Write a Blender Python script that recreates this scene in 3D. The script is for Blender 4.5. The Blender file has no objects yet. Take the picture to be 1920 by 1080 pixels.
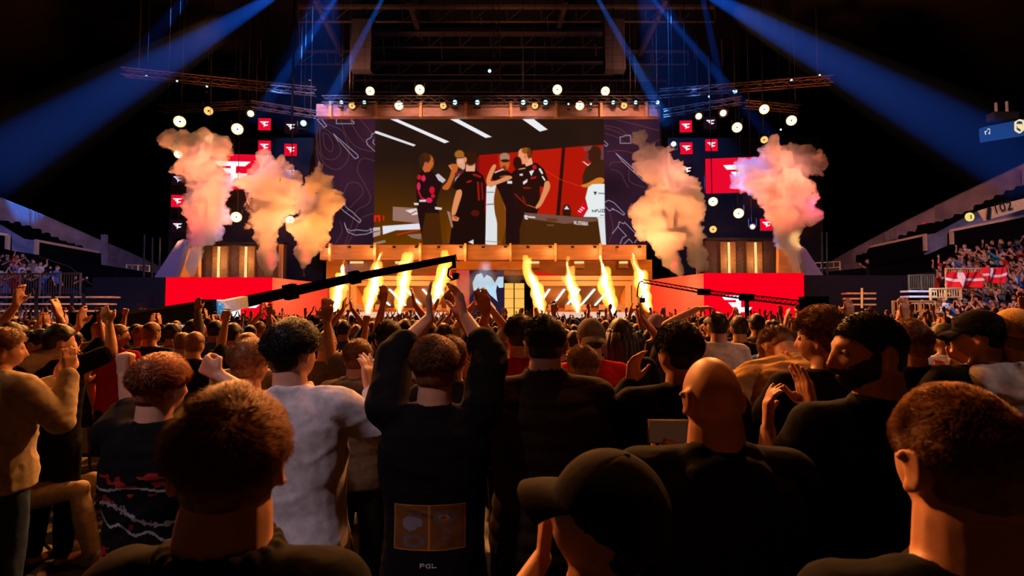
import bpy, math, random
import numpy as np
from mathutils import Vector, Matrix, Euler
random.seed(7); RNG = np.random.default_rng(7)
SC = bpy.context.scene
COL = SC.collection
PI = math.pi
# ------------------------------------------------------------------ camera, world, exposure
CZ = 1.9; FPX = 1000.0; PH = math.atan(48/1000)
cam_d = bpy.data.cameras.new('camera'); cam_d.sensor_width = 36; cam_d.lens = 36*FPX/1920
cam_d.clip_start = .05; cam_d.clip_end = 300
cam = bpy.data.objects.new('camera', cam_d); COL.objects.link(cam)
cam.location = (0, 0, CZ); cam.rotation_euler = (PI/2+PH, 0, 0)
SC.camera = cam
cam_d.dof.use_dof = True; cam_d.dof.focus_distance = 5.0; cam_d.dof.aperture_fstop = 5.6
w = bpy.data.worlds.new('world'); SC.world = w; w.use_nodes = True
w.node_tree.nodes['Background'].inputs[0].default_value = (.0022, .0016, .0034, 1)
w.node_tree.nodes['Background'].inputs[1].default_value = 1.0
SC.view_settings.view_transform = 'Standard'; SC.view_settings.look = 'None'
SC.view_settings.exposure = 0.0; SC.view_settings.gamma = 1; SC.view_settings.use_curve_mapping = False
SC.cycles.max_bounces = 5; SC.cycles.diffuse_bounces = 2; SC.cycles.glossy_bounces = 2
SC.cycles.transmission_bounces = 2; SC.cycles.volume_bounces = 2; SC.cycles.transparent_max_bounces = 12
SC.cycles.sample_clamp_indirect = 3; SC.cycles.caustics_reflective = False; SC.cycles.caustics_refractive = False
SC.cycles.use_denoising = True; SC.cycles.use_light_tree = True

def lin(c):
    return tuple(((v/12.92) if v <= .04045 else ((v+.055)/1.055)**2.4) for v in c)
def rgb(r, g, b): return lin((r/255, g/255, b/255))
def at(px, py, Y):
    dx = (px-960)/FPX; dy = (540-py)/FPX
    d = (dx, math.cos(PH)-dy*math.sin(PH), math.sin(PH)+dy*math.cos(PH))
    s = Y/d[1]
    return Vector((d[0]*s, Y, CZ+d[2]*s))
def lamp(kind, loc, power, color, size=.15, target=None, cone=None, blend=.3, name='lamp_light', parent=None):
    L = bpy.data.lights.new(name, kind); L.energy = power; L.color = color
    if kind == 'AREA': L.size = size
    else: L.shadow_soft_size = size
    if cone: L.spot_size = math.radians(cone); L.spot_blend = blend
    o = bpy.data.objects.new(name, L); COL.objects.link(o); o.location = loc
    if target is not None:
        o.rotation_euler = (Vector(target)-Vector(loc)).to_track_quat('-Z', 'Y').to_euler()
    return o
WARM = (1, .36, .09); AMB = (1, .42, .14); BLUE = (.02, .22, 1); PINK = (1, .3, .38)
# large stage washes hung in the roof over the floor: warm key onto crowns from in front, cool wash from behind
lamp('SPOT', (-3, 22, 15), 30000, WARM, .5, (-1, 3, 1.2), 75, .8, 'stage_wash_light')
lamp('SPOT', (9, 22, 15), 24000, WARM, .5, (4, 4, 1.2), 70, .8, 'stage_wash_light')
lamp('SPOT', (-13, 20, 14), 20000, (1, .32, .07), .5, (-4, 3, 1.2), 70, .8, 'stage_wash_light')
lamp('SPOT', (1.5, 5.5, 13), 1150, (1, .30, .07), .4, (0.3, 1.3, 1.5), 60, .8, 'house_light')
lamp('SPOT', (-4.5, -4, 12), 2100, (.98, .76, .88), .3, (-.92, 2.25, 1.25), 10.5, .9, 'house_light')
lamp('SPOT', (-12, 3, 8), 700, (1, .62, .34), .4, (-3.9, 3.6, 1.1), 24, .9, 'house_light')
lamp('SPOT', (11, -2, 8), 1500, (1, .62, .5), .4, (3.2, 3.2, 1.2), 22, .9, 'house_light')
for _x in (-10, 0, 8): lamp('SPOT', (_x, 31, 16), 900, (1, .40, .22), .4, (_x*1.1, 41, 23), 110, .9, 'roof_fill_light')  # added dim warm spots that bring out the roof beams
for _x in (-14, 11): lamp('SPOT', (_x, 31, 15), 500, (.1, .3, 1), .4, (_x*.8, 40, 20), 80, .9, 'roof_fill_light')  # added wide blue spots tinting the roof
# side stands
lamp('SPOT', (-6, 8, 13), 13000, (.5, .42, 1), .5, (-22, 25, 3), 42, .7, 'stand_light')
lamp('SPOT', (4, 8, 14), 14000, (1, .42, .36), .5, (22, 24, 3), 48, .7, 'stand_light')
lamp('SPOT', (20, 9, 11), 2600, (.25, .4, 1), .5, (22, 22, 3), 60, .7, 'stand_light')
# ------------------------------------------------------------------ materials
MATS = {}
def mat(name, color, rough=.7, metal=0, var=.12, scale=8, bump=0, spec=.3, coord='Object', stretch=None, sheen=0):
    if name in MATS: return MATS[name]
    m = bpy.data.materials.new(name); m.use_nodes = True; nt = m.node_tree; N = nt.nodes; L = nt.links
    b = N['Principled BSDF']; b.inputs['Roughness'].default_value = rough; b.inputs['Metallic'].default_value = metal
    b.inputs['Specular IOR Level'].default_value = spec
    if sheen: b.inputs['Sheen Weight'].default_value = sheen
    tc = N.new('ShaderNodeTexCoord'); nz = N.new('ShaderNodeTexNoise'); nz.inputs['Scale'].default_value = scale
    nz.inputs['Detail'].default_value = 4
    if stretch:
        mp = N.new('ShaderNodeMapping'); mp.inputs['Scale'].default_value = stretch
        L.new(tc.outputs[coord], mp.inputs[0]); L.new(mp.outputs[0], nz.inputs[0])
    else: L.new(tc.outputs[coord], nz.inputs[0])
    r = N.new('ShaderNodeValToRGB'); e = r.color_ramp.elements
    e[0].position = .3; e[1].position = .7
    e[0].color = (*[max(0, c*(1-var)) for c in color], 1); e[1].color = (*[min(1, c*(1+var)) for c in color], 1)
    L.new(nz.outputs[0], r.inputs[0]); L.new(r.outputs[0], b.inputs['Base Color'])
    if bump:
        bp = N.new('ShaderNodeBump'); bp.inputs['Strength'].default_value = bump; bp.inputs['Distance'].default_value = .01
        L.new(nz.outputs[0], bp.inputs['Height']); L.new(bp.outputs[0], b.inputs['Normal'])
    MATS[name] = m; return m
def emit(name, color, strength=1.0, sample=False):
    if name in MATS: return MATS[name]
    m = bpy.data.materials.new(name); m.use_nodes = True; N = m.node_tree.nodes
    N.remove(N['Principled BSDF']); e = N.new('ShaderNodeEmission')
    e.inputs[0].default_value = (*color, 1); e.inputs[1].default_value = strength
    m.node_tree.links.new(e.outputs[0], N['Material Output'].inputs[0])
    m.cycles.emission_sampling = 'FRONT_BACK' if sample else 'NONE'
    MATS[name] = m; return m
def volmat(name, color, density, aniso=0, emi=None, estr=0):
    if name in MATS: return MATS[name]
    m = bpy.data.materials.new(name); m.use_nodes = True; N = m.node_tree.nodes
    N.remove(N['Principled BSDF'])
    if emi:
        s = N.new('ShaderNodeEmission'); s.inputs[0].default_value = (*emi, 1); s.inputs[1].default_value = estr
    else:
        s = N.new('ShaderNodeVolumeScatter'); s.inputs['Color'].default_value = (*color, 1)
        s.inputs['Density'].default_value = density; s.inputs['Anisotropy'].default_value = aniso
    m.node_tree.links.new(s.outputs[0], N['Material Output'].inputs['Volume'])
    m.cycles.homogeneous_volume = True
    MATS[name] = m; return m
# ------------------------------------------------------------------ objects and naming
def tag(o, label=None, cat=None, group=None, kind=None):
    if label: o['label'] = label
    if cat: o['category'] = cat
    if group: o['group'] = group
    if kind: o['kind'] = kind
    return o
def empty(name, loc=(0, 0, 0), rz=0):
    o = bpy.data.objects.new(name, None); COL.objects.link(o); o.location = loc; o.rotation_euler = (0, 0, rz)
    o.empty_display_size = .1
    return o
def cable(r, p, q=None, name='hanging_cable', rad=.014):
    p = Vector(p); q = Vector(q) if q is not None else Vector((p.x, p.y, 23.995))
    M = (Matrix.Translation(r.location) @ r.rotation_euler.to_matrix().to_4x4()).inverted()
    return MB().tube([M@p, M@q], rad, 5).build(name, mat('cable black', (.01, .01, .01), .8), r)
def link(name, me, m=None, parent=None, smooth=False):
    if m is not None and not me.materials:
        me.materials.append(m)
    if smooth: me.shade_smooth()
    o = bpy.data.objects.new(name, me); COL.objects.link(o)
    if parent is not None: o.parent = parent
    return o
class MB:
    def __init__(s): s.v = []; s.f = []; s.off = (0, 0, 0)
    def add(s, vs, fs):
        n = len(s.v); s.v += [tuple(v) for v in vs]; s.f += [tuple(i+n for i in f) for f in fs]; return s
    def box(s, x0, x1, y0, y1, z0, z1):
        return s.add([(x, y, z) for x in (x0, x1) for y in (y0, y1) for z in (z0, z1)],
            [(0, 1, 3, 2), (4, 6, 7, 5), (0, 4, 5, 1), (2, 3, 7, 6), (0, 2, 6, 4), (1, 5, 7, 3)])
    def bar(s, a, b, w, h=None, up=(0, 0, 1)):
        a = Vector(a); b = Vector(b); h = h or w; d = (b-a).normalized(); u = Vector(up)
        if abs(d.dot(u)) > .95: u = Vector((0, 1, 0))
        r = d.cross(u).normalized()*w/2; u = r.cross(d).normalized()*h/2
        return s.add([p+i*r+j*u for p in (a, b) for i in (-1, 1) for j in (-1, 1)],
            [(0, 1, 3, 2), (4, 6, 7, 5), (0, 4, 5, 1), (2, 3, 7, 6), (0, 2, 6, 4), (1, 5, 7, 3)])
    def tube(s, pts, rad, n=8, caps=True):
        pts = [Vector(p) for p in pts]; rad = rad if hasattr(rad, '__len__') else [rad]*len(pts)
        vs = []; prev = None
        for i, p in enumerate(pts):
            d = (pts[min(i+1, len(pts)-1)]-pts[max(i-1, 0)]).normalized()
            if prev is None:
                prev = d.orthogonal().normalized()
            prev = (prev-d*prev.dot(d)).normalized(); q = d.cross(prev)
            for k in range(n):
                t = 2*PI*k/n; vs.append(p+(prev*math.cos(t)+q*math.sin(t))*rad[i])
        fs = [(i*n+k, i*n+(k+1) % n, (i+1)*n+(k+1) % n, (i+1)*n+k) for i in range(len(pts)-1) for k in range(n)]
        if caps: fs += [tuple(range(n))[::-1], tuple((len(pts)-1)*n+k for k in range(n))]
        return s.add(vs, fs)
    def prism(s, pts, depth):   # pts = list of 3D points of a planar outline, depth = Vector
        n = len(pts); pts = [Vector(p) for p in pts]; depth = Vector(depth)
        return s.add(pts+[p+depth for p in pts], [tuple(range(n)), tuple(range(n, 2*n))[::-1]] +
            [(i, i+n, (i+1) % n+n, (i+1) % n) for i in range(n)])
    def lathe(s, base, axis, prof, n=24):
        axis = Vector(axis).normalized(); u = axis.orthogonal().normalized(); v = axis.cross(u); base = Vector(base)
        vs = [base+axis*h+(u*math.cos(2*PI*k/n)+v*math.sin(2*PI*k/n))*r for r, h in prof for k in range(n)]
        fs = [(i*n+k, i*n+(k+1) % n, (i+1)*n+(k+1) % n, (i+1)*n+k) for i in range(len(prof)-1) for k in range(n)]
        fs += [tuple(range(n))[::-1], tuple((len(prof)-1)*n+k for k in range(n))]
        return s.add(vs, fs)
    def build(s, name, m=None, parent=None, smooth=False, origin=None):
        me = bpy.data.meshes.new(name); vs = s.v
        if origin is not None: o_ = Vector(origin); vs = [tuple(Vector(v)-o_) for v in vs]
        me.from_pydata(vs, [], s.f); me.update()
        o = link(name, me, m, parent, smooth)
        if origin is not None: o.location = origin
        return o
def np_mesh(name, V, F):
    me = bpy.data.meshes.new(name); V = np.asarray(V, np.float32); F = np.asarray(F, np.int32)
    me.vertices.add(len(V)); me.vertices.foreach_set('co', V.ravel())
    k = F.shape[1]; me.loops.add(F.size); me.loops.foreach_set('vertex_index', F.ravel())
    me.polygons.add(len(F)); me.polygons.foreach_set('loop_start', np.arange(0, F.size, k, dtype=np.int32))
    me.polygons.foreach_set('loop_total', np.full(len(F), k, np.int32))
    me.update(calc_edges=True); me.validate(); return me
# ------------------------------------------------------------------ numpy value noise
_H = RNG.random((64, 64, 64)).astype(np.float32)*2-1
def vnoise(P, sc=1.0, seed=0):
    Q = np.asarray(P)*sc+seed*17.31+100.0; I = np.floor(Q).astype(int); f = Q-I; f = f*f*(3-2*f); I = I & 63; J = (I+1) & 63
    x0, y0, z0 = I.T; x1, y1, z1 = J.T; fx, fy, fz = f.T
    a = _H[x0, y0, z0]*(1-fx)+_H[x1, y0, z0]*fx; b = _H[x0, y1, z0]*(1-fx)+_H[x1, y1, z0]*fx
    c = _H[x0, y0, z1]*(1-fx)+_H[x1, y0, z1]*fx; d = _H[x0, y1, z1]*(1-fx)+_H[x1, y1, z1]*fx
    return (a*(1-fy)+b*fy)*(1-fz)+(c*(1-fy)+d*fy)*fz
def sstep(x, a, b):
    t = np.clip((x-a)/(b-a), 0, 1); return t*t*(3-2*t)
def get_co(me):
    a = np.empty(len(me.vertices)*3, np.float32); me.vertices.foreach_get('co', a); return a.reshape(-1, 3)
def get_no(me):
    a = np.empty(len(me.vertices)*3, np.float32); me.vertices.foreach_get('normal', a); return a.reshape(-1, 3)
def set_co(me, V):
    me.vertices.foreach_set('co', np.asarray(V, np.float32).ravel()); me.update()
def remesh(V, F, voxel, smooth=1):
    me = bpy.data.meshes.new('tmp'); me.from_pydata([tuple(v) for v in V], [], F); me.update()
    o = bpy.data.objects.new('tmp', me); COL.objects.link(o)
    m = o.modifiers.new('r', 'REMESH'); m.mode = 'VOXEL'; m.voxel_size = voxel; m.use_smooth_shade = True
    if smooth:
        m2 = o.modifiers.new('s', 'SMOOTH'); m2.iterations = smooth; m2.factor = .5
    dg = bpy.context.evaluated_depsgraph_get(); out = bpy.data.meshes.new_from_object(o.evaluated_get(dg))
    bpy.data.objects.remove(o); bpy.data.meshes.remove(me)
    out.shade_smooth(); return out
# ================================================================== ROOM SHELL
M_black = mat('black matte', (.006, .005, .007), .8)
M_metal = mat('dark steel', (.03, .028, .03), .45, .6)
def structure(o): o['kind'] = 'structure'; return o
M_floor = mat('hall floor', (.03, .028, .03), .55, var=.35, scale=3, bump=.2)
fl = structure(MB().box(-60, 60, -12, 62, -.2, 0).build('floor', M_floor))
M_ceil = mat('black ceiling', (.010, .008, .009), .9)
structure(MB().box(-60, 60, -12, 62, 24, 24.4).build('ceiling', M_ceil))
structure(MB().box(-60, 60, 50, 50.3, 0, 24).build('wall_back', mat('black back wall', (.012, .009, .010), .9)))
structure(MB().box(-60.3, -60, -12, 62, 0, 24).build('wall_left', M_ceil))
structure(MB().box(60, 60.3, -12, 62, 0, 24).build('wall_right', M_ceil))
structure(MB().box(-60, 60, -12.3, -12, 0, 24).build('wall_rear', M_ceil))
# ceiling beams and catwalks, seen between the light beams above the stage
M_beam = mat('dark roof steel', (.10, .065, .055), .6, .2, var=.3)
n = 1
def trim(mb, m=M_beam):
    global n; structure(mb.build('trim_%d' % n, m)); n += 1
for (y, x0, x1, Y, h) in ((13, 560, 1340, 34, .18), (64, 690, 1150, 38, .22), (118, 690, 1150, 42, .16), (152, 640, 1250, 46, .12), (97, 560, 700, 40, .1), (97, 1150, 1290, 40, .1)):
    a = at(x0, y, Y); b = at(x1, y, Y); m_ = MB()
    m_.bar(a, b, .3, h)
    m_.bar(a+Vector((0, 0, -1.0)), b+Vector((0, 0, -1.0)), .12, .08)
    k = int((b.x-a.x)/2.2)
    for i in range(k+1):
        p = a.lerp(b, i/k); q = a.lerp(b, min(1, (i+.5)/k)); m_.bar(p, p+Vector((0, 0, -1.0)), .05); m_.bar(p+Vector((0, 0, -1)), q, .04)
    trim(m_)
for (x0, y0, Y0, x1, y1, Y1) in ((764, -8, 34, 790, 72, 40), (1064, -8, 34, 1044, 66, 40), (590, -5, 33, 640, 100, 40), (1250, -5, 33, 1200, 100, 40)):
    trim(MB().bar(at(x0, y0, Y0), at(x1, y1, Y1), .3, .45))
random.seed(3)
# thin drop rods with amber ends
for x, y0, y1 in ((700, 20, 62), (718, 58, 118), (738, 64, 96), (826, 66, 110), (900, 18, 50), (1021, 66, 120), (1025, 18, 60), (1115, 70, 105), (612, 60, 120), (487, 60, 112), (1222, 55, 120), (1352, 60, 125), (1300, 70, 110), (655, 100, 165), (1180, 95, 165), (560, 20, 110)):
    Yr = 22.15/((588-y0)/1000); tag(MB().tube([at(x, y0, Yr), at(x+3, y1, Yr)], .03, 6).build('drop_rod', mat('rod brown', (.25, .12, .06), .5)), 'thin brown rigging rod hanging in the dark roof above the stage', 'rod', 'rigging rods in the roof')
# vertical truss hanging at centre
t_ = MB(); a = at(928, -10, 30); a.z = 24; b = at(932, 150, 30)
for sx, sy in ((-.2, -.2), (.2, -.2), (.2, .2), (-.2, .2)): t_.tube([a+Vector((sx, sy, 0)), b+Vector((sx, sy, 0))], .03, 6)
for i in range(12):
    z = a.lerp(b, i/12); z2 = a.lerp(b, (i+1)/12); t_.tube([z+Vector((-.2, -.2, 0)), z2+Vector((.2, -.2, 0))], .018, 5); t_.tube([z+Vector((.2, .2, 0)), z2+Vector((-.2, .2, 0))], .018, 5)
tag(t_.build('hanging_truss', M_beam), 'vertical dark truss tower hanging in the roof above the stage centre', 'truss')
# speaker arrays hung high (dark boxes with a lit underside)
def speaker_array(x, y0, y1, Y, label):
    r = empty('speaker_array', at(x, y1, Y)); o0 = r.location; top = at(x, y0, Y).z-o0.z; k = 7
    tag(r, label, 'speaker')
    MB().bar((0, 0, top), (0, 0, 24.05-o0.z), .06).build('hanging_bar', M_metal, r)
    for i in range(k):
        z0 = top*(i)/k; z1 = top*(i+.94)/k; yo = -.25*((k-i)/k)**2
        MB().prism([(-.65, yo-.4, z0), (.65, yo-.4, z0), (.65, yo-.36, z1), (-.65, yo-.36, z1)], (0, .75, 0)).build('speaker_cabinet', mat('speaker black', (.05, .04, .045), .7), r)
speaker_array(680, 40, 138, 34, 'long dark hanging speaker array above the left half of the stage')
speaker_array(1151, 40, 138, 34, 'long dark hanging speaker array above the right half of the stage')
# ceiling strip lights
M_strip = emit('amber strip', rgb(225, 150, 95), .8)
for (x, y) in ((408, 3), (226, 26), (241, 31), (247, 38), (257, 43), (293, 60), (316, 59), (357, 61), (432, 59), (510, 65), (521, 78), (533, 97), (545, 108), (555, 122), (563, 132), (577, 149),
               (1606, 4), (1575, 30), (1558, 45), (1521, 63), (1498, 63), (1464, 63), (1438, 65), (1389, 63), (1311, 67), (1304, 80), (1290, 99), (1280, 110), (1272, 123), (1264, 132), (1355, 17)):
    s = 1 if x < 900 else -1; p = at(x, y, min(49.5, 22.06/((588-y)/1000)))
    d = Vector((.30, 0, -.09*s)); 
    if abs(x-900) > 480: d = Vector((.3, 0, -.14*s))
    tag(MB().bar(p-d, p+d, .07, .055).build('strip_light', M_strip), 'tiny amber strip light on the dark roof', 'light', 'amber strip lights on the roof')
# ================================================================== STAGE
EMB = [[(-1, .62), (1.02, .62), (.70, .36), (-.02, .36), (.17, .36), (.17, 0.0), (.86, 0.0), (.62, -.28), (.17, -.28), (.17, -.34), (-.09, -.62), (-.13, -.62), (-.13, 0.0-.02), (-.42, -.02), (-.58, .2), (-.13, .2), (-.13, .36), (-.80, .36)]]
# emblem: winged F and mirrored Z sharing one stem
EMB_POLYS = [[(-1, .62), (1.04, .62), (.72, .34), (-.80, .34)], [(-.10, .34), (.20, .34), (.20, -.40), (-.10, -.72)],
             [(-.58, .20), (-.10, .20), (-.10, -.10), (-.33, -.10)], [(.20, -.10), (.88, -.10), (.60, -.40), (.20, -.40)]]
def emblem(parent, org, ux, uz, s, m, name='emblem', off=-.02, cut=None):
    mb = MB(); ux = Vector(ux); uz = Vector(uz); nrm = ux.cross(uz).normalized(); org = Vector(org)
    for P in EMB_POLYS:
        mb.prism([org+ux*(x*s)+uz*(z*s)+nrm*.012 for x, z in P], nrm*.012)
    return mb.build(name, m, parent)
M_red = emit('red screen', rgb(250, 0, 28), 1.0); M_white = emit('white screen', (1, .97, .98), 1.0)
M_red2 = emit('red screen soft', rgb(232, 8, 44), 1.0); M_dkred = emit('dim tile screen', rgb(28, 8, 20), 1.0)
def logo_tile(px, py, Y, size, turn, lit, label, w_=None, h_=None):
    c = at(px, py, Y); r = empty('logo_screen', c, math.radians(turn)); tag(r, label, 'screen')
    w2 = (w_ or size*Y/1000)/2; h2 = (h_ or size*Y/1000)/2
    MB().box(-w2, w2, .005, .12, -h2, h2).build('frame', M_metal, r)
    MB().box(-w2*.97, w2*.97, -.005, .004, -h2*.97, h2*.97).build('screen_panel', M_red2 if lit else M_dkred, r)
    cable(r, c+Vector((0, .06, h2)))
    emblem(r, (0, -.006, 0), (1, 0, 0), (0, 0, 1), min(w2, h2)*.68 if not w_ else w_*.24, M_white)
    return r
for (x, y, lit, lab) in (
    (496, 233, 1, 'red square logo screen, upper of the pair nearest the left orange lamp'), (545, 238, 0, 'dark square logo screen with white emblem beside the blue lamp left of the big screen'),
    (496, 275, 1, 'red square logo screen just above the middle left smoke plume'), (545, 281, 1, 'red square logo screen in the column nearest the big screen on its left'),
    (545, 324, 0, 'dark square logo screen half hidden behind the middle left smoke plume'), (334, 336, 0, 'dark logo screen peeking out beside the leftmost smoke plume'),
    (333, 377, 1, 'red square logo screen at the left edge of the leftmost smoke plume'), (333, 424, 0, 'lowest dark logo screen beside the leftmost smoke plume')):
    logo_tile(x, y, 30.5, 24, 4, lit, lab)
for (x, y, lit, lab) in (
    (1286, 237, 1, 'red square logo screen directly under the right orange star lamp'), (1332, 230, 0, 'dark logo screen between the two star lamps right of the big screen'),
    (1287, 278, 1, 'red square logo screen beside the blue lamp right of the big screen'), (1334, 272, 1, 'red square logo screen just above the large right logo screen'),
    (1288, 319, 0, 'dark logo screen at the edge of the smoke right of the big screen'), (1436, 376, 1, 'red logo screen half hidden by the far right smoke plume'),
    (1437, 421, 1, 'lowest red square logo screen left of the far right smoke plume')):
    logo_tile(x, y, 30.5, 23.5, -4, lit, lab)
logo_tile(436, 322, 31, 0, 5, 1, 'large red logo screen mostly hidden between the two left smoke plumes', 4.1, 2.15)
logo_tile(1389, 328, 31, 0, -8, 1, 'large red logo screen partly behind the far right smoke plume', 4.1, 2.15)
# dark screen-support wall behind the tiles
tag(MB().box(-21.5, -11.8, 33.2, 33.4, 0, 13).build('black_drape', mat('drape', (.010, .007, .008), .95)), 'black drape hanging behind the logo screens left of the big screen', 'curtain')
tag(MB().box(9.9, 19.5, 33.2, 33.4, 0, 13).build('black_drape', mat('drape', (.010, .007, .008), .95)), 'black drape hanging behind the logo screens right of the big screen', 'curtain')
# ---- red LED wings
YB = 26.0
def wing(p0, p1, p2, Yb, ztop_px, emb_px, es, label):
    # p0 outer front edge px, p1 inner front corner px, p2 back inner px
    r = empty('led_wing', (0, 0, 0)); tag(r, label, 'screen')
    a = at(p0, 560, YB); b = at(p1, 560, YB); c = at(p2, 560, Yb); z = at(p1, ztop_px, YB).z
    r.location = ((a.x+b.x)/2, YB, 0); L_ = r.location
    a = Vector((a.x, YB, 0))-L_; b = Vector((b.x, YB, 0))-L_; c = Vector((c.x, Yb, 0))-L_
    core = MB(); d = Vector((a.x, c.y, 0)); e = .04
    core.prism([a+Vector((0, e, 0)), b+Vector((0, e, 0)), c+Vector((-e*(1 if b.x > a.x else -1), 0, 0)), d], (0, 0, z-.03)); core.build('body', M_black, r)
    fr = MB(); fr.prism([a, b, b+Vector((0, 0, z)), a+Vector((0, 0, z))], (0, .03, 0)); fr.build('front_screen', M_red, r)
    nb = Vector((-(c-b).y, (c-b).x, 0)).normalized()*.03; 
    if nb.x*(b.x-a.x) > 0: nb = -nb
    sd = MB(); sd.prism([b, c, c+Vector((0, 0, z-.01)), b+Vector((0, 0, z-.01))], nb)
    so = sd.build('side_screen', MATS['side red'], r)
    ec = at(emb_px[0], emb_px[1], YB)-L_; emblem(r, (ec.x, 0, ec.z), (1, 0, 0), (0, 0, 1), es, M_white)
    return r
# the side screens are matte LED: they also catch the lamps in front, warm fill spots included
m = bpy.data.materials.new('side red'); m.use_nodes = True; b_ = m.node_tree.nodes['Principled BSDF']
b_.inputs['Base Color'].default_value = (.16, .10, .08, 1); b_.inputs['Roughness'].default_value = .6
b_.inputs['Emission Color'].default_value = (*rgb(238, 4, 14), 1); b_.inputs['Emission Strength'].default_value = 1; m.cycles.emission_sampling = 'NONE'
MATS['side red'] = m
wing(310, 510, 614, 31.3, 520, (440, 596), 1.42, 'red box of LED screens with white emblem left of the stage')
wing(1508, 1320, 1219, 31.3, 512, (1383, 573), .80, 'red box of LED screens with white emblem right of the stage')
lamp('SPOT', at(590, 470, 26), 520, (1, .5, .25), .3, at(525, 560, 27), 45, .8, 'wing_side_fill')  # added warm spots standing in for smoke and flame glare
lamp('SPOT', at(1245, 470, 26), 520, (1, .5, .25), .3, at(1308, 560, 27), 45, .8, 'wing_side_fill')
# dark partition walls outside the wings
tag(MB().box(at(198, 560, 27).x, at(309, 560, 26.1).x, 26.1, 26.4, 0, at(250, 520, 26.1).z).build('drape_partition', mat('drape2', (.012, .008, .012), .9)), 'black draped partition left of the left red screen box', 'partition')
tag(MB().box(at(1509, 560, 26.1).x, at(1706, 560, 26.1).x, 26.1, 26.4, 0, at(1600, 516, 26.1).z).build('drape_partition', MATS['drape2']), 'black draped partition right of the right red screen box', 'partition')
# ---- stage floor
M_wood = mat('orange panel', (.62, .27, .10), .55, var=.18, scale=.8, stretch=(1, 1, 6))
M_cream = mat('cream panel', (.85, .52, .25), .5, var=.08)
stage = structure(MB().box(-14.5, 12, 30.2, 44, 0, 1.1).build('trim_30', M_black))
# ---- big header above and below the screen
YS = 33.0
def band(x0, x1, y0, y1, Y, dep, posts, pw, label, pm, bm, name):
    a = at(x0, y0, Y); b = at(x1, y1, Y); r = empty(name, ((a.x+b.x)/2, Y, b.z)); tag(r, label, 'stage panel'); o = r.location
    MB().box(a.x-o.x, b.x-o.x, 0, dep, 0, a.z-o.z).build('panel', bm, r)
    for p in posts:
        c = at(p, y0, Y).x-o.x
        MB().box(c-pw/2, c+pw/2, -.28, .02, -.12, a.z-o.z+.06).build('post', pm, r)
    return r
M_pinkwood = mat('pinkish header panel', (.52, .27, .22), .5, var=.25, scale=1.2, stretch=(1, 1, 4))
band(593, 1238, 195, 218, YS-.55, .5, [622+84*i for i in range(8)], .16, 'pinkish brown header beam with orange posts above the big screen', mat('orange post', (.85, .42, .16), .5), M_pinkwood, 'stage_header')
band(600, 1212, 459, 487, YS-1.0, .95, [621+84*i for i in range(7)], .14, 'glowing orange beam below the big screen', MATS['orange post'], M_wood, 'stage_header')
# downlights along lower header
for i in range(15):
    p = at(612+42*i, 470, YS-1.35); q = empty('wall_washer', p); tag(q, 'small round wash lamp on the orange beam below the screen', 'light', 'wash lamps on the orange beam')
    MB().lathe((0, .1, .3), (0, 0, -1), [(.05, 0), (.1, .02), (.1, .12), (.02, .12)], 12).build('housing', M_metal, q)
    if i % 2 == 0: lamp('POINT', p+Vector((0, -.1, 0)), 15, (1, .55, .28), .08, name='washer_light')
# header is lit from warm lamps
for x in (-10, -4, 2, 8): lamp('SPOT', (x-1.6, 28.5, 15), 700, (1, .5, .34), .3, (x-1.6, YS-.3, 13.9), 75, .9, 'header_light')
# ---- portal (orange side pillars and lintel wall)
P = MB()
M_port = mat('orange portal', (.80, .30, .06), .5, var=.15, scale=.7, stretch=(1, 1, 5))
def pbox(x0, x1, y0, y1, Y, dep, name, m_, parent=None, label=None, cat=None):
    a = at(x0, y0, Y); b = at(x1, y1, Y)
    return a.x, b.x, Y, Y+dep, b.z, a.z
r = empty('stage_portal', (at(916, 500, 33).x, 33, 1.1)); o = r.location; tag(r, 'large orange stage portal with side pillars behind the flames', 'stage set')
def pb(x0, x1, y0, y1, Y, dep, name, m_):
    a = at(x0, y0, Y); b = at(x1, y1, Y); return MB().box(a.x-o.x, b.x-o.x, Y-o.y, Y+dep-o.y, b.z-o.z, a.z-o.z).build(name, m_, r)
pb(612, 642, 487, 596, 32.5, 1.0, 'pillar', M_port); pb(1196, 1224, 487, 596, 32.5, 1.0, 'pillar', M_port)
pb(640, 1198, 487, 516, 34.4, .3, 'upper_wall', M_port)
for x0, x1 in ((655, 682), (740, 768), (905, 933), (985, 1012), (1076, 1096), (1160, 1178)):
    pb(x0, x1, 487, 503, 33.4, .9, 'bracket_box', M_wood); pb(x0+1, x1-1, 488, 494, 33.35, .04, 'glow_strip', emit('bracket glow', rgb(255, 215, 140), 1))
pb(846, 985, 487, 506, 33.0, 1.0, 'center_lintel', M_port)
for x, pw in ((-9, 110), (-3.5, 120), (2, 120), (7.3, 100)): lamp('SPOT', (x, 29.5, 6.8), pw, (1, .42, .12), .3, (x, 34.2, 4.1), 110, .9, 'portal_light')
# red carpet-like banners above booths
for x0, x1, k in ((790, 850, 1), (1003, 1060, -1)):
    a = at(x0, 517, 33.5); b = at(x1, 517, 33.5); t = at(x1 if k > 0 else x0, 510, 33.5)
    tag(MB().prism([a, b, t], (0, .1, 0)).build('red_banner', emit('banner red', rgb(220, 20, 10), 1)), 'thin red wedge screen on the roof of the %s player booth' % ('left' if k > 0 else 'right'), 'screen')
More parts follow.
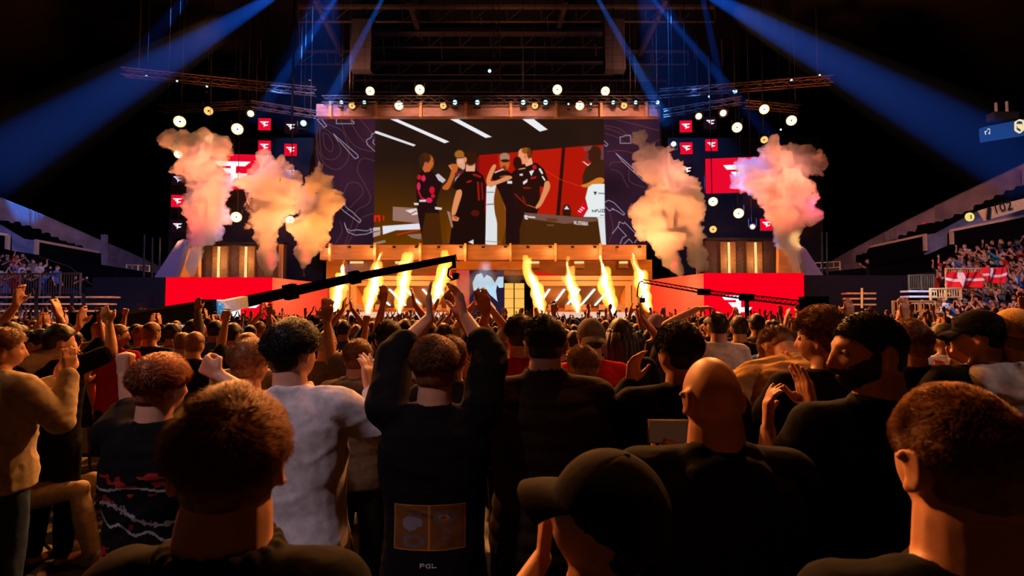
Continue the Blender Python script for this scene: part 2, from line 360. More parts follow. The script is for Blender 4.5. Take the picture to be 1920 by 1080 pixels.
# ---- player booths
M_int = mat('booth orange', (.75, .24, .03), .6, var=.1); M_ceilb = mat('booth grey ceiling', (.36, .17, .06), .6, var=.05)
M_tube = emit('tube white', (1, .93, .85), 1.6)
def booth(x0, x1, s, label):
    Y0 = 31.4; Y1 = 35.0; a = at(x0, 517, Y0); b = at(x1, 596, Y0); r = empty('player_booth', ((a.x+b.x)/2, Y0, 1.1)); tag(r, label, 'booth'); o = r.location
    X0 = a.x-o.x; X1 = b.x-o.x; Z = a.z-o.z; th = .55
    # double cream frame
    MB().box(X0, X1, 0, .5, Z-.26, Z).build('top_frame', M_cream, r); MB().box(X0+.1, X1-.1, .12, .5, Z-.58, Z-.30).build('inner_top_frame', M_cream, r)
    for sx in (0, 1):
        xa = X0 if sx == 0 else X1-.3; MB().box(xa, xa+.3, 0, .5, 0, Z-.26).build('side_frame', M_cream, r)
        xb = X0+.36 if sx == 0 else X1-.36-.26; MB().box(xb, xb+.26, .12, .5, 0, Z-.58).build('side_frame', M_cream, r)
    zc = Z-.6
    MB().box(X0+.5, X1-.5, 3.4, 3.6, 0, zc).build('back_wall', mat('booth back', (.62, .16, .05), .6), r)
    MB().box(X0+.5, X0+.62, .5, 3.5, 0, zc).build('side_wall', M_int, r); MB().box(X1-.62, X1-.5, .5, 3.5, 0, zc).build('side_wall', M_int, r)
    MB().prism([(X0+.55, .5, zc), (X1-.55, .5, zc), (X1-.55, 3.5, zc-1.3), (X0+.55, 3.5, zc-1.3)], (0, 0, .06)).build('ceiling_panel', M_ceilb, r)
    dx = X0+1.3 if s > 0 else X1-1.75
    MB().box(dx, dx+.4, 3.3, 3.42, 0, 1.7).build('doorway', M_black, r)
    wv = (X1-X0-1.6)/5
    for i in range(5):
        xx = X0+1.5+wv*i if s > 0 else X0+1.0+wv*i
        MB().bar((xx, .75, zc-.17), (xx+.55*s, 2.9, zc-1.1), .13, .05).build('tube_light', M_tube, r)
    lamp('POINT', Vector(o)+Vector((-1.6, 1.2, zc-1.2)), 34, (1, .45, .15), .2, name='booth_light'); lamp('POINT', Vector(o)+Vector((1.6, 1.2, zc-1.2)), 34, (1, .45, .15), .2, name='booth_light')
    lamp('SPOT', Vector(o)+Vector((0, -3.2, 3.2)), 230, (1, .55, .28), .3, Vector(o)+Vector((0, 0, 1.2)), 110, .9, 'booth_front_light')
    # desk with light pink front
    d = empty('player_desk', (o.x, Y0-.7, 1.1)); tag(d, 'long pale desk in front of the %s player booth' % ('left' if s > 0 else 'right'), 'desk')
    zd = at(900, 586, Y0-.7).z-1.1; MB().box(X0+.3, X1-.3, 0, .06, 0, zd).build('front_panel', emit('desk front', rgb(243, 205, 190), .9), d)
    MB().box(X0+.25, X1-.25, -.03, .75, zd, zd+.05).build('desk_top', M_cream, d)
    for i in range(5):
        xm = X0+1.1+i*(X1-X0-2.2)/4; mn = empty('monitor', (o.x+xm, Y0-.35, 1.1+zd+.05)); tag(mn, 'small white backed monitor on the desk of the %s booth' % ('left' if s > 0 else 'right'), 'monitor', 'monitors on the %s desk' % ('left' if s > 0 else 'right'))
        MB().box(-.26, .26, 0, .03, .1, .42).build('screen', mat('monitor back', (.5, .3, .2), .5), mn); MB().box(-.03, .03, .02, .06, 0, .15).build('stand', M_metal, mn)
        MB().box(-.12, .12, -.05, .12, 0, .015).build('foot', M_metal, mn)
    return r, d
booth(645, 856, 1, 'cream framed orange player booth with tube lights left of the stage door')
booth(1000, 1196, -1, 'cream framed orange player booth with tube lights right of the stage door')
# ---- centre entrance
r = empty('entrance_screen', at(913, 590, 32.6)); o = r.location; r.location.z = 1.1; o = r.location
tag(r, 'dark purple entrance screen with icy blue burst and cream figure stripe', 'screen')
def onscr(pts, m_, name, k): 
    mb = MB(); mb.prism([at(x, y, 32.6)-Vector(o)+Vector((0, -.02*k, 0)) for x, y in pts], (0, .015, 0)); return mb.build(name, m_, r)
onscr([(880, 507), (945, 507), (945, 612), (880, 612)], emit('entrance purple', rgb(38, 26, 52), 1), 'screen_panel', 0)
onscr([(893, 515), (903, 512), (907, 522), (913, 515), (922, 520), (928, 530), (934, 519), (944, 519), (944, 539), (936, 540), (932, 534), (930, 545), (932, 562), (934, 566), (926, 559), (918, 552), (912, 542), (904, 540), (899, 553), (893, 557), (888, 545), (886, 530)], emit('icy burst', rgb(185, 220, 240), 1), 'burst', 1)
onscr([(905, 538), (910, 537), (913, 550), (916, 560), (923, 569), (930, 578), (927, 582), (917, 575), (909, 563), (906, 550)], emit('cream figure', rgb(240, 185, 125), 1), 'figure_stripe', 2)
onscr([(915, 581), (923, 588), (924, 596), (915, 600), (913, 590)], MATS['cream figure'], 'figure_stripe', 2)
r = empty('stage_door', (at(965, 590, 32.8).x, 32.8, 1.1)); tag(r, 'glowing yellow double stage door right of the dark entrance screen', 'door'); o = r.location
for x0, x1 in ((946, 963), (965, 983)):
    a = at(x0, 531, 32.8)-Vector(o); b = at(x1, 600, 32.8)-Vector(o); MB().box(a.x, b.x, 0, .06, 0, a.z).build('door_leaf', emit('door glow', rgb(255, 190, 88), 1), r)
    for k in range(4): MB().box(a.x, b.x, -.02, 0, a.z*(.2+.22*k), a.z*(.2+.22*k)+.03).build('door_rail', M_wood, r)
tag(MB().box(at(856, 510, 33.2).x, at(880, 510, 33.2).x, 33.2, 33.3, 1.1, at(860, 507, 33.2).z).build('side_screen_panel', emit('side pink', rgb(200, 70, 60), 1)), 'soft red screen strip between the left booth and the entrance', 'screen')
lamp('SPOT', at(915, 480, 29.5), 900, (.45, .7, 1), .3, at(905, 540, 32), 40, .9, 'entrance_light')
# ---- wing backing walls with vertical tube lights
M_brown = mat('brown cladding', (.10, .045, .03), .7, var=.3); M_dim = mat('dim wood', (.30, .14, .05), .6, var=.25)
M_ytube = emit('warm tube', rgb(255, 205, 130), 1.3)
def backing(xs, tubes, y0, y1, Y, tri, label):
    r = empty('stage_backing', (at(sum(xs)/2, 500, Y).x, Y, 0)); tag(r, label, 'stage set'); o = r.location
    a = at(xs[0], y0, Y); b = at(xs[1], y1, Y); zt = a.z; n_ = 6
    MB().box(a.x-o.x, b.x-o.x, .3, .5, 0, zt).build('cladding', M_brown, r)
    MB().box(a.x-o.x-.1, b.x-o.x+.1, -.1, .5, zt, zt+.12).build('top_rail', M_metal, r)
    for t in tubes:
        c = at(t, 500, Y).x-o.x
        MB().box(c-.45, c+.45, .1, .28, 2.4, zt-.1).build('recess_panel', M_dim, r)
        tb = MB().tube([(c, -.02, 2.4), (c, -.02, zt-.15)], .07, 8).build('tube_light', M_ytube, r)
        for zz in (.45, .9): MB().box(c-.7, c+.7, -.06, 0, 3+zz*2-.9, 3.06+zz*2-.9).build('clamp_bar', M_black, r)
        lamp('POINT', Vector((o.x+c, Y-.5, 5.0)), 30, (1, .6, .25), .1, name='tube_glow')
    pts = [at(x, y, Y-.6)-Vector(o) for x, y in tri]; MB().prism(pts, (0, .3, 0)).build('slanted_fin', M_port, r)
    return r
backing((372, 530), (410, 461), 458, 520, 31.5, ((345, 468), (372, 462), (372, 522), (300, 522)), 'brown clad stage backing with vertical tube lights behind the left red box')
backing((1325, 1460), (1367, 1417), 450, 512, 31.5, ((1460, 455), (1490, 455), (1535, 518), (1460, 518)), 'brown clad stage backing with vertical tube lights behind the right red box')
for x, Yc, lb in ((525, 31, 'left'), (1310, 31, 'right')):
    tag(MB().box(at(x-3, 500, Yc).x, at(x+3, 500, Yc).x, Yc, Yc+.2, 0, at(x, 458, Yc).z).build('orange_post', MATS['orange post']), 'slim orange post at the %s edge of the big screen' % lb, 'post')
lamp('SPOT', at(330, 430, 28), 500, (1, .5, .15), .2, at(340, 500, 31), 60, .8, 'fin_light'); lamp('SPOT', at(1500, 430, 28), 500, (1, .5, .15), .2, at(1490, 500, 31), 60, .8, 'fin_light')
lamp('SPOT', at(420, 430, 27), 450, (.8, .4, .3), .2, at(440, 490, 31.5), 80, .8, 'fin_light'); lamp('SPOT', at(1400, 430, 27), 450, (.8, .35, .3), .2, at(1390, 490, 31.5), 80, .8, 'fin_light')
# purple slanted masts outside the wings
for pts, lb in ((((284, 592), (290, 518), (334, 452), (344, 448), (346, 458), (303, 592)), 'left'), (((1548, 590), (1543, 515), (1512, 468), (1505, 462), (1502, 470), (1530, 590)), 'right')):
    tag(MB().prism([at(x, y, 28.5) for x, y in pts], (0, .5, 0)).build('slanted_mast', mat('mast', (.28, .2, .3), .5)), 'slanted purple grey mast beside the %s red box' % lb, 'mast')
# ================================================================== BIG SCREEN PICTURE (painted into a colour attribute of the LED wall)
SX0, SX1, SY0, SY1, SR = 593, 1240, 222, 459, 1.6
CW = int((SX1-SX0)*SR); CH = int((SY1-SY0)*SR)
canvas = np.zeros((CH, CW, 3)); yy, xx = np.mgrid[0:CH, 0:CW]; GX = SX0+(xx+.5)/SR; GY = SY0+(yy+.5)/SR
def blend(mask, c, a=1.0):
    m_ = (mask*a)[..., None]; canvas[:] = canvas*(1-m_)+np.array(c)/255*m_
def segd(X, Y, a, b):
    ax, ay = a; bx, by = b; dx, dy = bx-ax, by-ay; t = np.clip(((X-ax)*dx+(Y-ay)*dy)/(dx*dx+dy*dy+1e-9), 0, 1)
    return np.hypot(X-ax-t*dx, Y-ay-t*dy)
def poly(pts, c, a=1.0, soft=.5):
    xs = [p[0] for p in pts]; ys = [p[1] for p in pts]
    i0 = max(0, int((min(ys)-3-SY0)*SR)); i1 = min(CH, int((max(ys)+3-SY0)*SR)+1); j0 = max(0, int((min(xs)-3-SX0)*SR)); j1 = min(CW, int((max(xs)+3-SX0)*SR)+1)
    if i1 <= i0 or j1 <= j0: return
    X = GX[i0:i1, j0:j1]; Y = GY[i0:i1, j0:j1]; ins = np.zeros(X.shape, bool); d = np.full(X.shape, 1e9)
    for k in range(len(pts)):
        (x1, y1), (x2, y2) = pts[k], pts[(k+1) % len(pts)]
        cr = ((y1 > Y) != (y2 > Y)) & (X < (x2-x1)*(Y-y1)/((y2-y1) or 1e-9)+x1); ins ^= cr
        d = np.minimum(d, segd(X, Y, (x1, y1), (x2, y2)))
    sd = np.where(ins, d, -d); m_ = (np.clip(.5+sd/(2*soft), 0, 1)*a)[..., None]
    canvas[i0:i1, j0:j1] = canvas[i0:i1, j0:j1]*(1-m_)+np.array(c)/255*m_
def line(pts, w_, c, a=1.0):
    d = np.full(GX.shape, 1e9)
    for k in range(len(pts)-1): d = np.minimum(d, segd(GX, GY, pts[k], pts[k+1]))
    blend(np.clip(.5+(w_/2-d), 0, 1), c, a)
def ell(cx, cy, rx, ry, c, a=1.0, soft=.15): blend(np.clip(.5+(1-np.hypot((GX-cx)/rx, (GY-cy)/ry))/soft/2, 0, 1), c, a)
def curve(pts, n=6):
    out = []; P = [pts[0]]+list(pts)+[pts[-1]]
    for i in range(1, len(P)-2):
        for k in range(n):
            t = k/n; p0, p1, p2, p3 = [np.array(P[i+j-1], float) for j in range(4)]
            out.append(tuple(.5*((2*p1)+(-p0+p2)*t+(2*p0-5*p1+4*p2-p3)*t*t+(-p0+3*p1-3*p2+p3)*t**3)))
    return out+[pts[-1]]
canvas[:] = np.array([48, 24, 40])/255
NZ = vnoise(np.stack([GX.ravel()*.02, GY.ravel()*.02, 0*GX.ravel()], 1), 1).reshape(GX.shape)
canvas *= (1+.25*NZ)[..., None]
gold = (125, 78, 55); ice = (190, 182, 205)
for c_ in ([(600, 240), (604, 290), (625, 300), (640, 285), (630, 260), (612, 243), (600, 240)], [(598, 232), (594, 262), (608, 305), (635, 318), (655, 295), (645, 250), (620, 235), (603, 232)], [(606, 250), (610, 275), (622, 285), (625, 270), (615, 252), (606, 250)],
    [(640, 225), (648, 250), (668, 275), (700, 285)], [(675, 223), (690, 240), (706, 262)], [(655, 225), (680, 262), (705, 278)], [(704, 302), (680, 298), (672, 320), (685, 345), (697, 370), (690, 385), (672, 395), (660, 430), (650, 458)],
    [(645, 370), (655, 345), (675, 345), (683, 362), (668, 380), (650, 400)], [(640, 415), (645, 435), (632, 458)], [(592, 270), (605, 320), (622, 332), (628, 345)], [(704, 400), (680, 410), (670, 430), (655, 458)],
    [(1135, 235), (1165, 242), (1190, 262), (1215, 270), (1240, 262)], [(1135, 250), (1160, 258), (1175, 268)], [(1140, 285), (1170, 283), (1200, 292)], [(1145, 312), (1150, 305), (1180, 308), (1182, 340), (1210, 352)], [(1160, 225), (1200, 235), (1238, 245)], [(1137, 240), (1160, 248), (1180, 258)], [(1145, 400), (1150, 430), (1142, 455)], [(1148, 318), (1165, 325), (1175, 345), (1180, 352)]):
    line(curve(c_), .9, gold, .75)
for c_ in ([(594, 224), (602, 222), (613, 236), (608, 239), (596, 226)], [(631, 222), (631, 232), (664, 232), (664, 228), (660, 228), (660, 222)], [(626, 251), (634, 259), (638, 262), (672, 291), (673, 296), (667, 298), (640, 268), (634, 263), (626, 251)],
    [(704, 249), (698, 252), (697, 258), (688, 263), (690, 272), (704, 284)], [(702, 262), (700, 268), (704, 272)], [(638, 384), (648, 384), (655, 392), (664, 398), (680, 414), (677, 418), (668, 411), (658, 404), (650, 398), (636, 386), (640, 384)], [(618, 362), (630, 374), (640, 385)],
    [(649, 418), (652, 428), (660, 433), (672, 431), (690, 433), (704, 429), (704, 434), (690, 439), (670, 441), (655, 435), (649, 418)], [(697, 428), (700, 433), (697, 436)],
    [(1165, 257), (1165, 269), (1185, 269), (1185, 254), (1175, 254), (1170, 257), (1165, 257)], [(1132, 262), (1142, 271), (1139, 275), (1130, 268)], [(1132, 226), (1138, 221)], [(1157, 288), (1172, 301), (1214, 339), (1209, 341), (1170, 304), (1157, 288)], 
    [(1135, 380), (1142, 376), (1152, 380), (1172, 401), (1170, 404), (1158, 396), (1150, 392), (1144, 396), (1136, 388)], [(1149, 391), (1152, 394)], [(1149, 438), (1160, 424), (1162, 416), (1170, 420), (1172, 417), (1198, 444), (1190, 455)], [(1160, 426), (1175, 442), (1168, 446), (1163, 457)], [(1170, 458), (1180, 448), (1186, 455)]):
    line(c_, 1.2, ice, .85)
# inner live video frame
dark1 = np.array([38, 22, 16]); dark2 = np.array([104, 54, 0]); t_ = np.clip((GY-300)/150, 0, 1)[..., None]
vid = (dark1*(1-t_)+dark2*t_)/255*(1+.12*NZ)[..., None]; ms = ((GX > 704) & (GX < 1135))[..., None]; canvas = np.where(ms, vid, canvas)
wt = (236, 236, 240)
poly([(704, 246), (708, 246), (781, 272), (777, 275), (704, 250)], wt, .95); poly([(729, 222), (743, 222), (844, 266), (835, 269)], wt)
poly([(842, 222), (858, 222), (924, 257), (912, 259)], wt); poly([(979, 222), (1001, 222), (1029, 243), (1014, 247)], wt)
# red wall
poly([(900, 292), (1110, 273), (1134, 272), (1134, 408), (1085, 405), (985, 400), (900, 400)], (176, 22, 8)); poly([(990, 283), (1052, 279), (1046, 405), (1000, 405)], (190, 28, 10), .5)
poly([(1056, 276), (1062, 276), (1051, 405), (1044, 405)], (48, 16, 8)); poly([(894, 296), (935, 288), (935, 400), (897, 400)], (150, 12, 10), .6)
line([(1005, 308), (1052, 337), (1095, 352)], 1.2, (215, 62, 25), .8); poly([(984, 286), (1000, 283), (995, 310), (985, 320)], (40, 12, 8))
sk = (222, 140, 88); sk2 = (196, 96, 40); blk = (34, 14, 14); red = (200, 20, 40); mag = (214, 36, 82)
# desk, monitors and chairs of the room
poly([(739, 388), (790, 391), (790, 420), (770, 417), (739, 414)], (150, 112, 100)); poly([(720, 424), (790, 419), (793, 430), (745, 432), (721, 440)], (225, 225, 235))
poly([(703, 427), (716, 426), (716, 432), (703, 434)], (200, 180, 180)); poly([(703, 436), (717, 433), (716, 441), (703, 445)], (180, 150, 145)); poly([(703, 455), (725, 450), (727, 454), (704, 460)], (150, 120, 105))
poly([(762, 395), (783, 391), (789, 402), (775, 404), (770, 399)], (220, 215, 215)); line([(748, 440), (765, 436), (790, 431)], 2.2, (205, 45, 20)); line([(772, 402), (783, 396)], 2, (170, 30, 15))
poly([(704, 404), (716, 404), (716, 416), (712, 416), (712, 408), (708, 408), (708, 416), (704, 416)], (225, 30, 10)); line([(722, 405), (722, 413)], 2.5, (215, 30, 10))
poly([(766, 440), (795, 438), (797, 450), (775, 446)], (140, 110, 95)); line([(822, 447), (846, 457)], 2.2, (80, 50, 110)); poly([(808, 444), (820, 443), (819, 453), (810, 452)], (140, 110, 95))
# player one (left, profile to the right)
poly([(785, 398), (782, 345), (788, 325), (800, 318), (812, 322), (826, 332), (832, 342), (826, 360), (820, 380), (826, 400), (832, 458), (796, 458)], blk)
poly([(794, 318), (794, 302), (803, 300), (812, 305), (808, 322), (798, 324)], sk2); ell(806, 305, 9, 14, sk2); ell(799, 297, 10, 10, (70, 35, 12)); ell(792, 303, 5, 13, (60, 30, 12)); line([(812, 302), (817, 304)], 1, (60, 40, 40)); ell(800, 308, 2.5, 4, (190, 90, 90))
poly([(818, 329), (824, 326), (838, 338), (832, 344), (824, 339)], (215, 205, 215), .9); ell(796, 335, 4, 6, mag); ell(788, 333, 4, 5, red); ell(787, 350, 3.5, 8, mag); line([(787, 360), (792, 371), (801, 376)], 3, red); ell(812, 357, 5, 7, red); ell(807, 376, 6, 5, mag); ell(814, 368, 4, 4, red)
poly([(789, 375), (801, 375), (801, 379), (788, 379)], (220, 200, 205)); poly([(778, 381), (787, 381), (787, 385), (779, 385)], (225, 215, 215)); poly([(818, 388), (831, 390), (830, 394), (818, 393)], (215, 205, 195))
poly([(800, 400), (838, 400), (842, 458), (790, 458)], (92, 46, 4), .6)
# his forearm / hand
poly(curve([(831, 352), (842, 338), (848, 318), (843, 312), (849, 308), (858, 309), (860, 318), (852, 336), (843, 355), (833, 356)]), sk2); line([(844, 311), (848, 318)], 2.2, sk)
# player two (glasses, facing)
ell(866, 303, 8.5, 13, (226, 160, 120)); ell(863, 290, 9, 8, (160, 100, 30)); line([(858, 297), (872, 296)], 1.4, (60, 40, 40)); ell(866, 303, 5, 5, (235, 170, 160), .8); ell(870, 312, 4, 7, (228, 160, 120)); poly([(855, 325), (872, 318), (870, 345), (852, 350)], (75, 45, 40)); poly([(856, 335), (864, 328), (862, 350), (853, 353)], (215, 215, 230)); ell(864, 329, 4, 3, mag)
# player three (back turned)
poly([(850, 352), (858, 335), (872, 322), (890, 316), (908, 330), (913, 350), (911, 390), (914, 458), (845, 458), (852, 400), (862, 360)], (30, 12, 8)); poly([(876, 303), (893, 306), (892, 322), (875, 322)], (232, 160, 130)); ell(884, 297, 12, 14, (52, 24, 8)); ell(874, 300, 3, 5, sk)
poly(curve([(858, 358), (866, 356), (868, 365), (862, 385), (856, 402), (850, 403), (849, 396), (853, 375), (858, 358)]), sk); ell(855, 410, 6, 5, sk2); line([(850, 400), (852, 412), (860, 414), (862, 409)], 2.2, sk)
line([(898, 343), (900, 375)], 4, (150, 20, 10)); line([(905, 344), (907, 374)], 3.5, (130, 18, 10)); line([(890, 328), (902, 332)], 4, (165, 20, 15)); line([(878, 342), (885, 340)], 3, (185, 25, 15)); ell(893, 400, 8, 6, (120, 22, 14), .6); poly([(840, 396), (846, 398), (852, 425), (849, 428)], (160, 120, 105))
poly([(880, 454), (890, 449), (890, 458)], (225, 220, 215))
# white chair between
poly(curve([(914, 350), (922, 346), (932, 348), (928, 372), (930, 400), (936, 425), (935, 458), (912, 458)]), (222, 226, 226)); poly([(931, 352), (944, 365), (950, 400), (950, 430), (942, 458), (934, 458), (934, 420), (928, 380)], (118, 62, 10)); line([(915, 361), (928, 361)], 1.2, (90, 80, 90)); line([(915, 384), (928, 383)], 2, (120, 105, 115)); line([(912, 452), (940, 454)], 1, (150, 110, 70))
line([(944, 370), (950, 395), (950, 425)], 1.5, (175, 85, 40))
# player four (buzz cut, looking down) and five
poly([(922, 330), (932, 320), (948, 318), (968, 330), (975, 360), (990, 400), (985, 458), (950, 458), (950, 390), (938, 360)], blk); ell(948, 305, 9.5, 15, sk2); ell(948, 295, 9.5, 8, (165, 125, 100)); ell(949, 302, 8, 3, (60, 20, 12)); ell(947, 316, 4, 5, (120, 50, 20))
poly(curve([(915, 348), (914, 336), (922, 316), (928, 309), (932, 312), (925, 330), (922, 340), (935, 338), (952, 330), (962, 332), (958, 337), (935, 346), (922, 352)]), sk); line([(930, 324), (945, 318)], 2.4, (225, 200, 180)); poly([(953, 340), (964, 340), (964, 345), (953, 345)], (220, 215, 225)); line([(940, 332), (950, 330)], 2, (190, 80, 60))
poly([(962, 324), (975, 312), (992, 305), (1008, 306), (1022, 318), (1030, 340), (1024, 352), (1014, 350), (1014, 385), (1008, 402), (985, 402), (968, 390), (962, 360)], (40, 16, 10)); poly([(984, 300), (998, 296), (1001, 308), (988, 313)], (240, 170, 130)); poly(curve([(974, 284), (980, 279), (992, 281), (995, 295), (990, 306), (981, 308), (977, 300), (972, 297), (974, 290)]), (235, 150, 105)); ell(988, 283, 8, 6, (150, 78, 20)); ell(994, 288, 4, 10, (110, 52, 14)); ell(987, 294, 2.5, 4, (225, 120, 80))
poly(curve([(1023, 342), (1030, 340), (1033, 352), (1024, 372), (1016, 386), (1008, 392), (1006, 388), (1012, 378), (1019, 360), (1023, 342)]), sk); line([(991, 385), (1006, 390)], 1.5, sk2)
poly([(994, 322), (1003, 319), (1002, 323), (1000, 326), (998, 331), (996, 327)], (235, 225, 230)); line([(1014, 318), (1018, 325)], 4, (220, 210, 225)); line([(1019, 332), (1023, 338)], 3, (225, 215, 225)); poly([(982, 342), (991, 336), (990, 342), (983, 347)], (230, 225, 230)); poly([(976, 327), (982, 326), (982, 330), (976, 330)], (225, 215, 235)); ell(1004, 314, 4, 4, red); line([(998, 335), (1006, 333)], 3, red); line([(984, 353), (996, 353)], 3, (140, 24, 16)); line([(974, 318), (986, 316)], 1.8, (215, 180, 110)); line([(968, 365), (975, 372), (984, 380), (990, 386)], 3, (130, 26, 18))
ell(972, 306, 8, 12, (50, 14, 8)); line([(982, 369), (986, 380)], 2.4, (130, 26, 18))
# capped staff member
poly([(1094, 330), (1100, 315), (1118, 300), (1134, 298), (1134, 345), (1112, 352), (1094, 350)], (62, 32, 14)); ell(1117, 290, 13, 17, (60, 28, 14)); poly([(1096, 276), (1113, 274), (1108, 282), (1098, 284)], (120, 72, 75)); poly([(1098, 290), (1106, 288), (1104, 304), (1098, 300)], (130, 40, 40)); poly([(1093, 303), (1098, 304), (1104, 309), (1110, 306), (1104, 312)], (215, 200, 200)); poly([(1130, 275), (1134, 274), (1134, 300), (1128, 300)], (100, 60, 65))
poly(curve([(1090, 348), (1105, 343), (1122, 334), (1133, 335), (1133, 343), (1115, 350), (1096, 352)]), (215, 125, 40))
# white gaming chair, badge, grey banner
poly([(1104, 352), (1112, 346), (1135, 345), (1135, 408), (1095, 407), (1104, 392), (1099, 372)], (228, 236, 236)); poly([(1096, 376), (1104, 392), (1093, 407), (1085, 405), (1083, 398)], (215, 10, 28)); poly([(1120, 408), (1135, 408), (1137, 459), (1127, 459)], (222, 226, 226))
for k in range(3): line([(1086+3.2*k, 396-3.4*k), (1090+3.2*k, 398-3.2*k)], 2.2, (240, 230, 235))
poly([(1114, 360), (1121, 360), (1117.5, 367)], (60, 55, 65)); line([(1124, 363), (1134, 363.5)], 2, (110, 105, 110))
line([(1112, 398), (1112, 394), (1115, 397.5), (1118, 394), (1118, 398), (1121, 393), (1124, 398)], 1.1, (50, 45, 60)); line([(1127, 393), (1127, 398), (1125, 398)], 1.1, (50, 45, 60)); line([(1130, 393), (1134, 393), (1134, 398), (1130, 398), (1130, 393)], 1.1, (50, 45, 60)); line([(1127, 404), (1133, 404)], 1.4, (110, 110, 115))
ell(1064, 398, 8, 14, (50, 22, 6)); poly([(1059, 393), (1064, 386), (1069, 393)], (215, 220, 245))
poly([(984, 400), (1122, 410), (1128, 459), (984, 459)], (72, 38, 12)); poly([(984, 399), (1120, 410), (1121, 415), (1060, 420), (990, 410)], (128, 88, 80), .8); poly([(984, 400), (984, 459), (976, 459), (976, 430)], (110, 58, 4), .5)
poly([(1026, 409), (1046, 410), (1047, 416), (1027, 415)], (100, 58, 30)); poly([(1027, 421), (1040, 421), (1040, 424), (1027, 424)], (130, 80, 40), .7)
FNT = {'X': [[(0, 0), (1, 1)], [(1, 0), (0, 1)]], 'L': [[(0, 0), (0, 1), (1, 1)]], '2': [[(0, 0), (1, 0), (1, .5), (0, .5), (0, 1), (1, 1)]], '5': [[(1, 0), (0, 0), (0, .5), (1, .5), (1, 1), (0, 1)]],
       '6': [[(1, 0), (0, 0), (0, 1), (1, 1), (1, .5), (0, .5)]], 'K': [[(0, 0), (0, 1)], [(1, 0), (0, .5), (1, 1)]]}
def txt(s, x, y, w_, h_, sl, c, lw=1.3):
    for i, ch in enumerate(s):
        for st in FNT[ch]: line([(x+i*w_*1.45+p[0]*w_, y+i*sl+p[1]*h_) for p in st], lw, c)
txt('XL2566K', 1077.5, 415.2, 2.7, 5.2, .35, (245, 235, 240), 1.0)
poly([(984.5, 404), (991, 404.5), (991, 412), (985.5, 411)], (235, 228, 232)); line([(987, 408), (990, 408)], 1, (90, 60, 50)); line([(993, 407), (1004, 408)], 3, (225, 215, 220), .9)
canvas = np.clip(canvas, 0, 1)
YL = 33.0
a = at(SX0, SY0, YL); b = at(SX1, SY1, YL)
r = empty('video_wall', ((a.x+b.x)/2, YL, b.z)); tag(r, 'giant video wall showing five embracing players in black and red jerseys', 'screen'); o = r.location
MB().box(a.x-o.x-.12, b.x-o.x+.12, .05, .6, -.05, a.z-o.z+.1).build('screen_body', M_black, r)
gx = np.linspace(a.x-o.x, b.x-o.x, CW+1); gz = np.linspace(a.z-o.z, 0, CH+1)
VX, VZ = np.meshgrid(gx, gz); V = np.stack([VX.ravel(), 0*VX.ravel(), VZ.ravel()], 1)
ii = (np.arange(CH)[:, None]*(CW+1)+np.arange(CW)[None]).ravel(); F = np.stack([ii, ii+CW+1, ii+CW+2, ii+1], 1)
me = np_mesh('picture', V, F)
lc = np.where(canvas <= .04045, canvas/12.92, ((canvas+.055)/1.055)**2.4)
pad = np.pad(lc, ((0, 1), (0, 1), (0, 0)), 'edge'); pad2 = np.pad(lc, ((1, 0), (1, 0), (0, 0)), 'edge'); vc = (pad+pad2)/2
ca = me.color_attributes.new('picture', 'FLOAT_COLOR', 'POINT'); ca.data.foreach_set('color', np.concatenate([vc.reshape(-1, 3), np.ones((vc.shape[0]*vc.shape[1], 1))], 1).astype(np.float32).ravel())
mm = bpy.data.materials.new('video picture'); mm.use_nodes = True; N = mm.node_tree.nodes; N.remove(N['Principled BSDF'])
at_n = N.new('ShaderNodeVertexColor'); at_n.layer_name = 'picture'; e_ = N.new('ShaderNodeEmission'); mm.node_tree.links.new(at_n.outputs[0], e_.inputs[0]); mm.node_tree.links.new(e_.outputs[0], N['Material Output'].inputs[0]); mm.cycles.emission_sampling = 'NONE'
link('picture', me, mm, r)
del V, F, VX, VZ
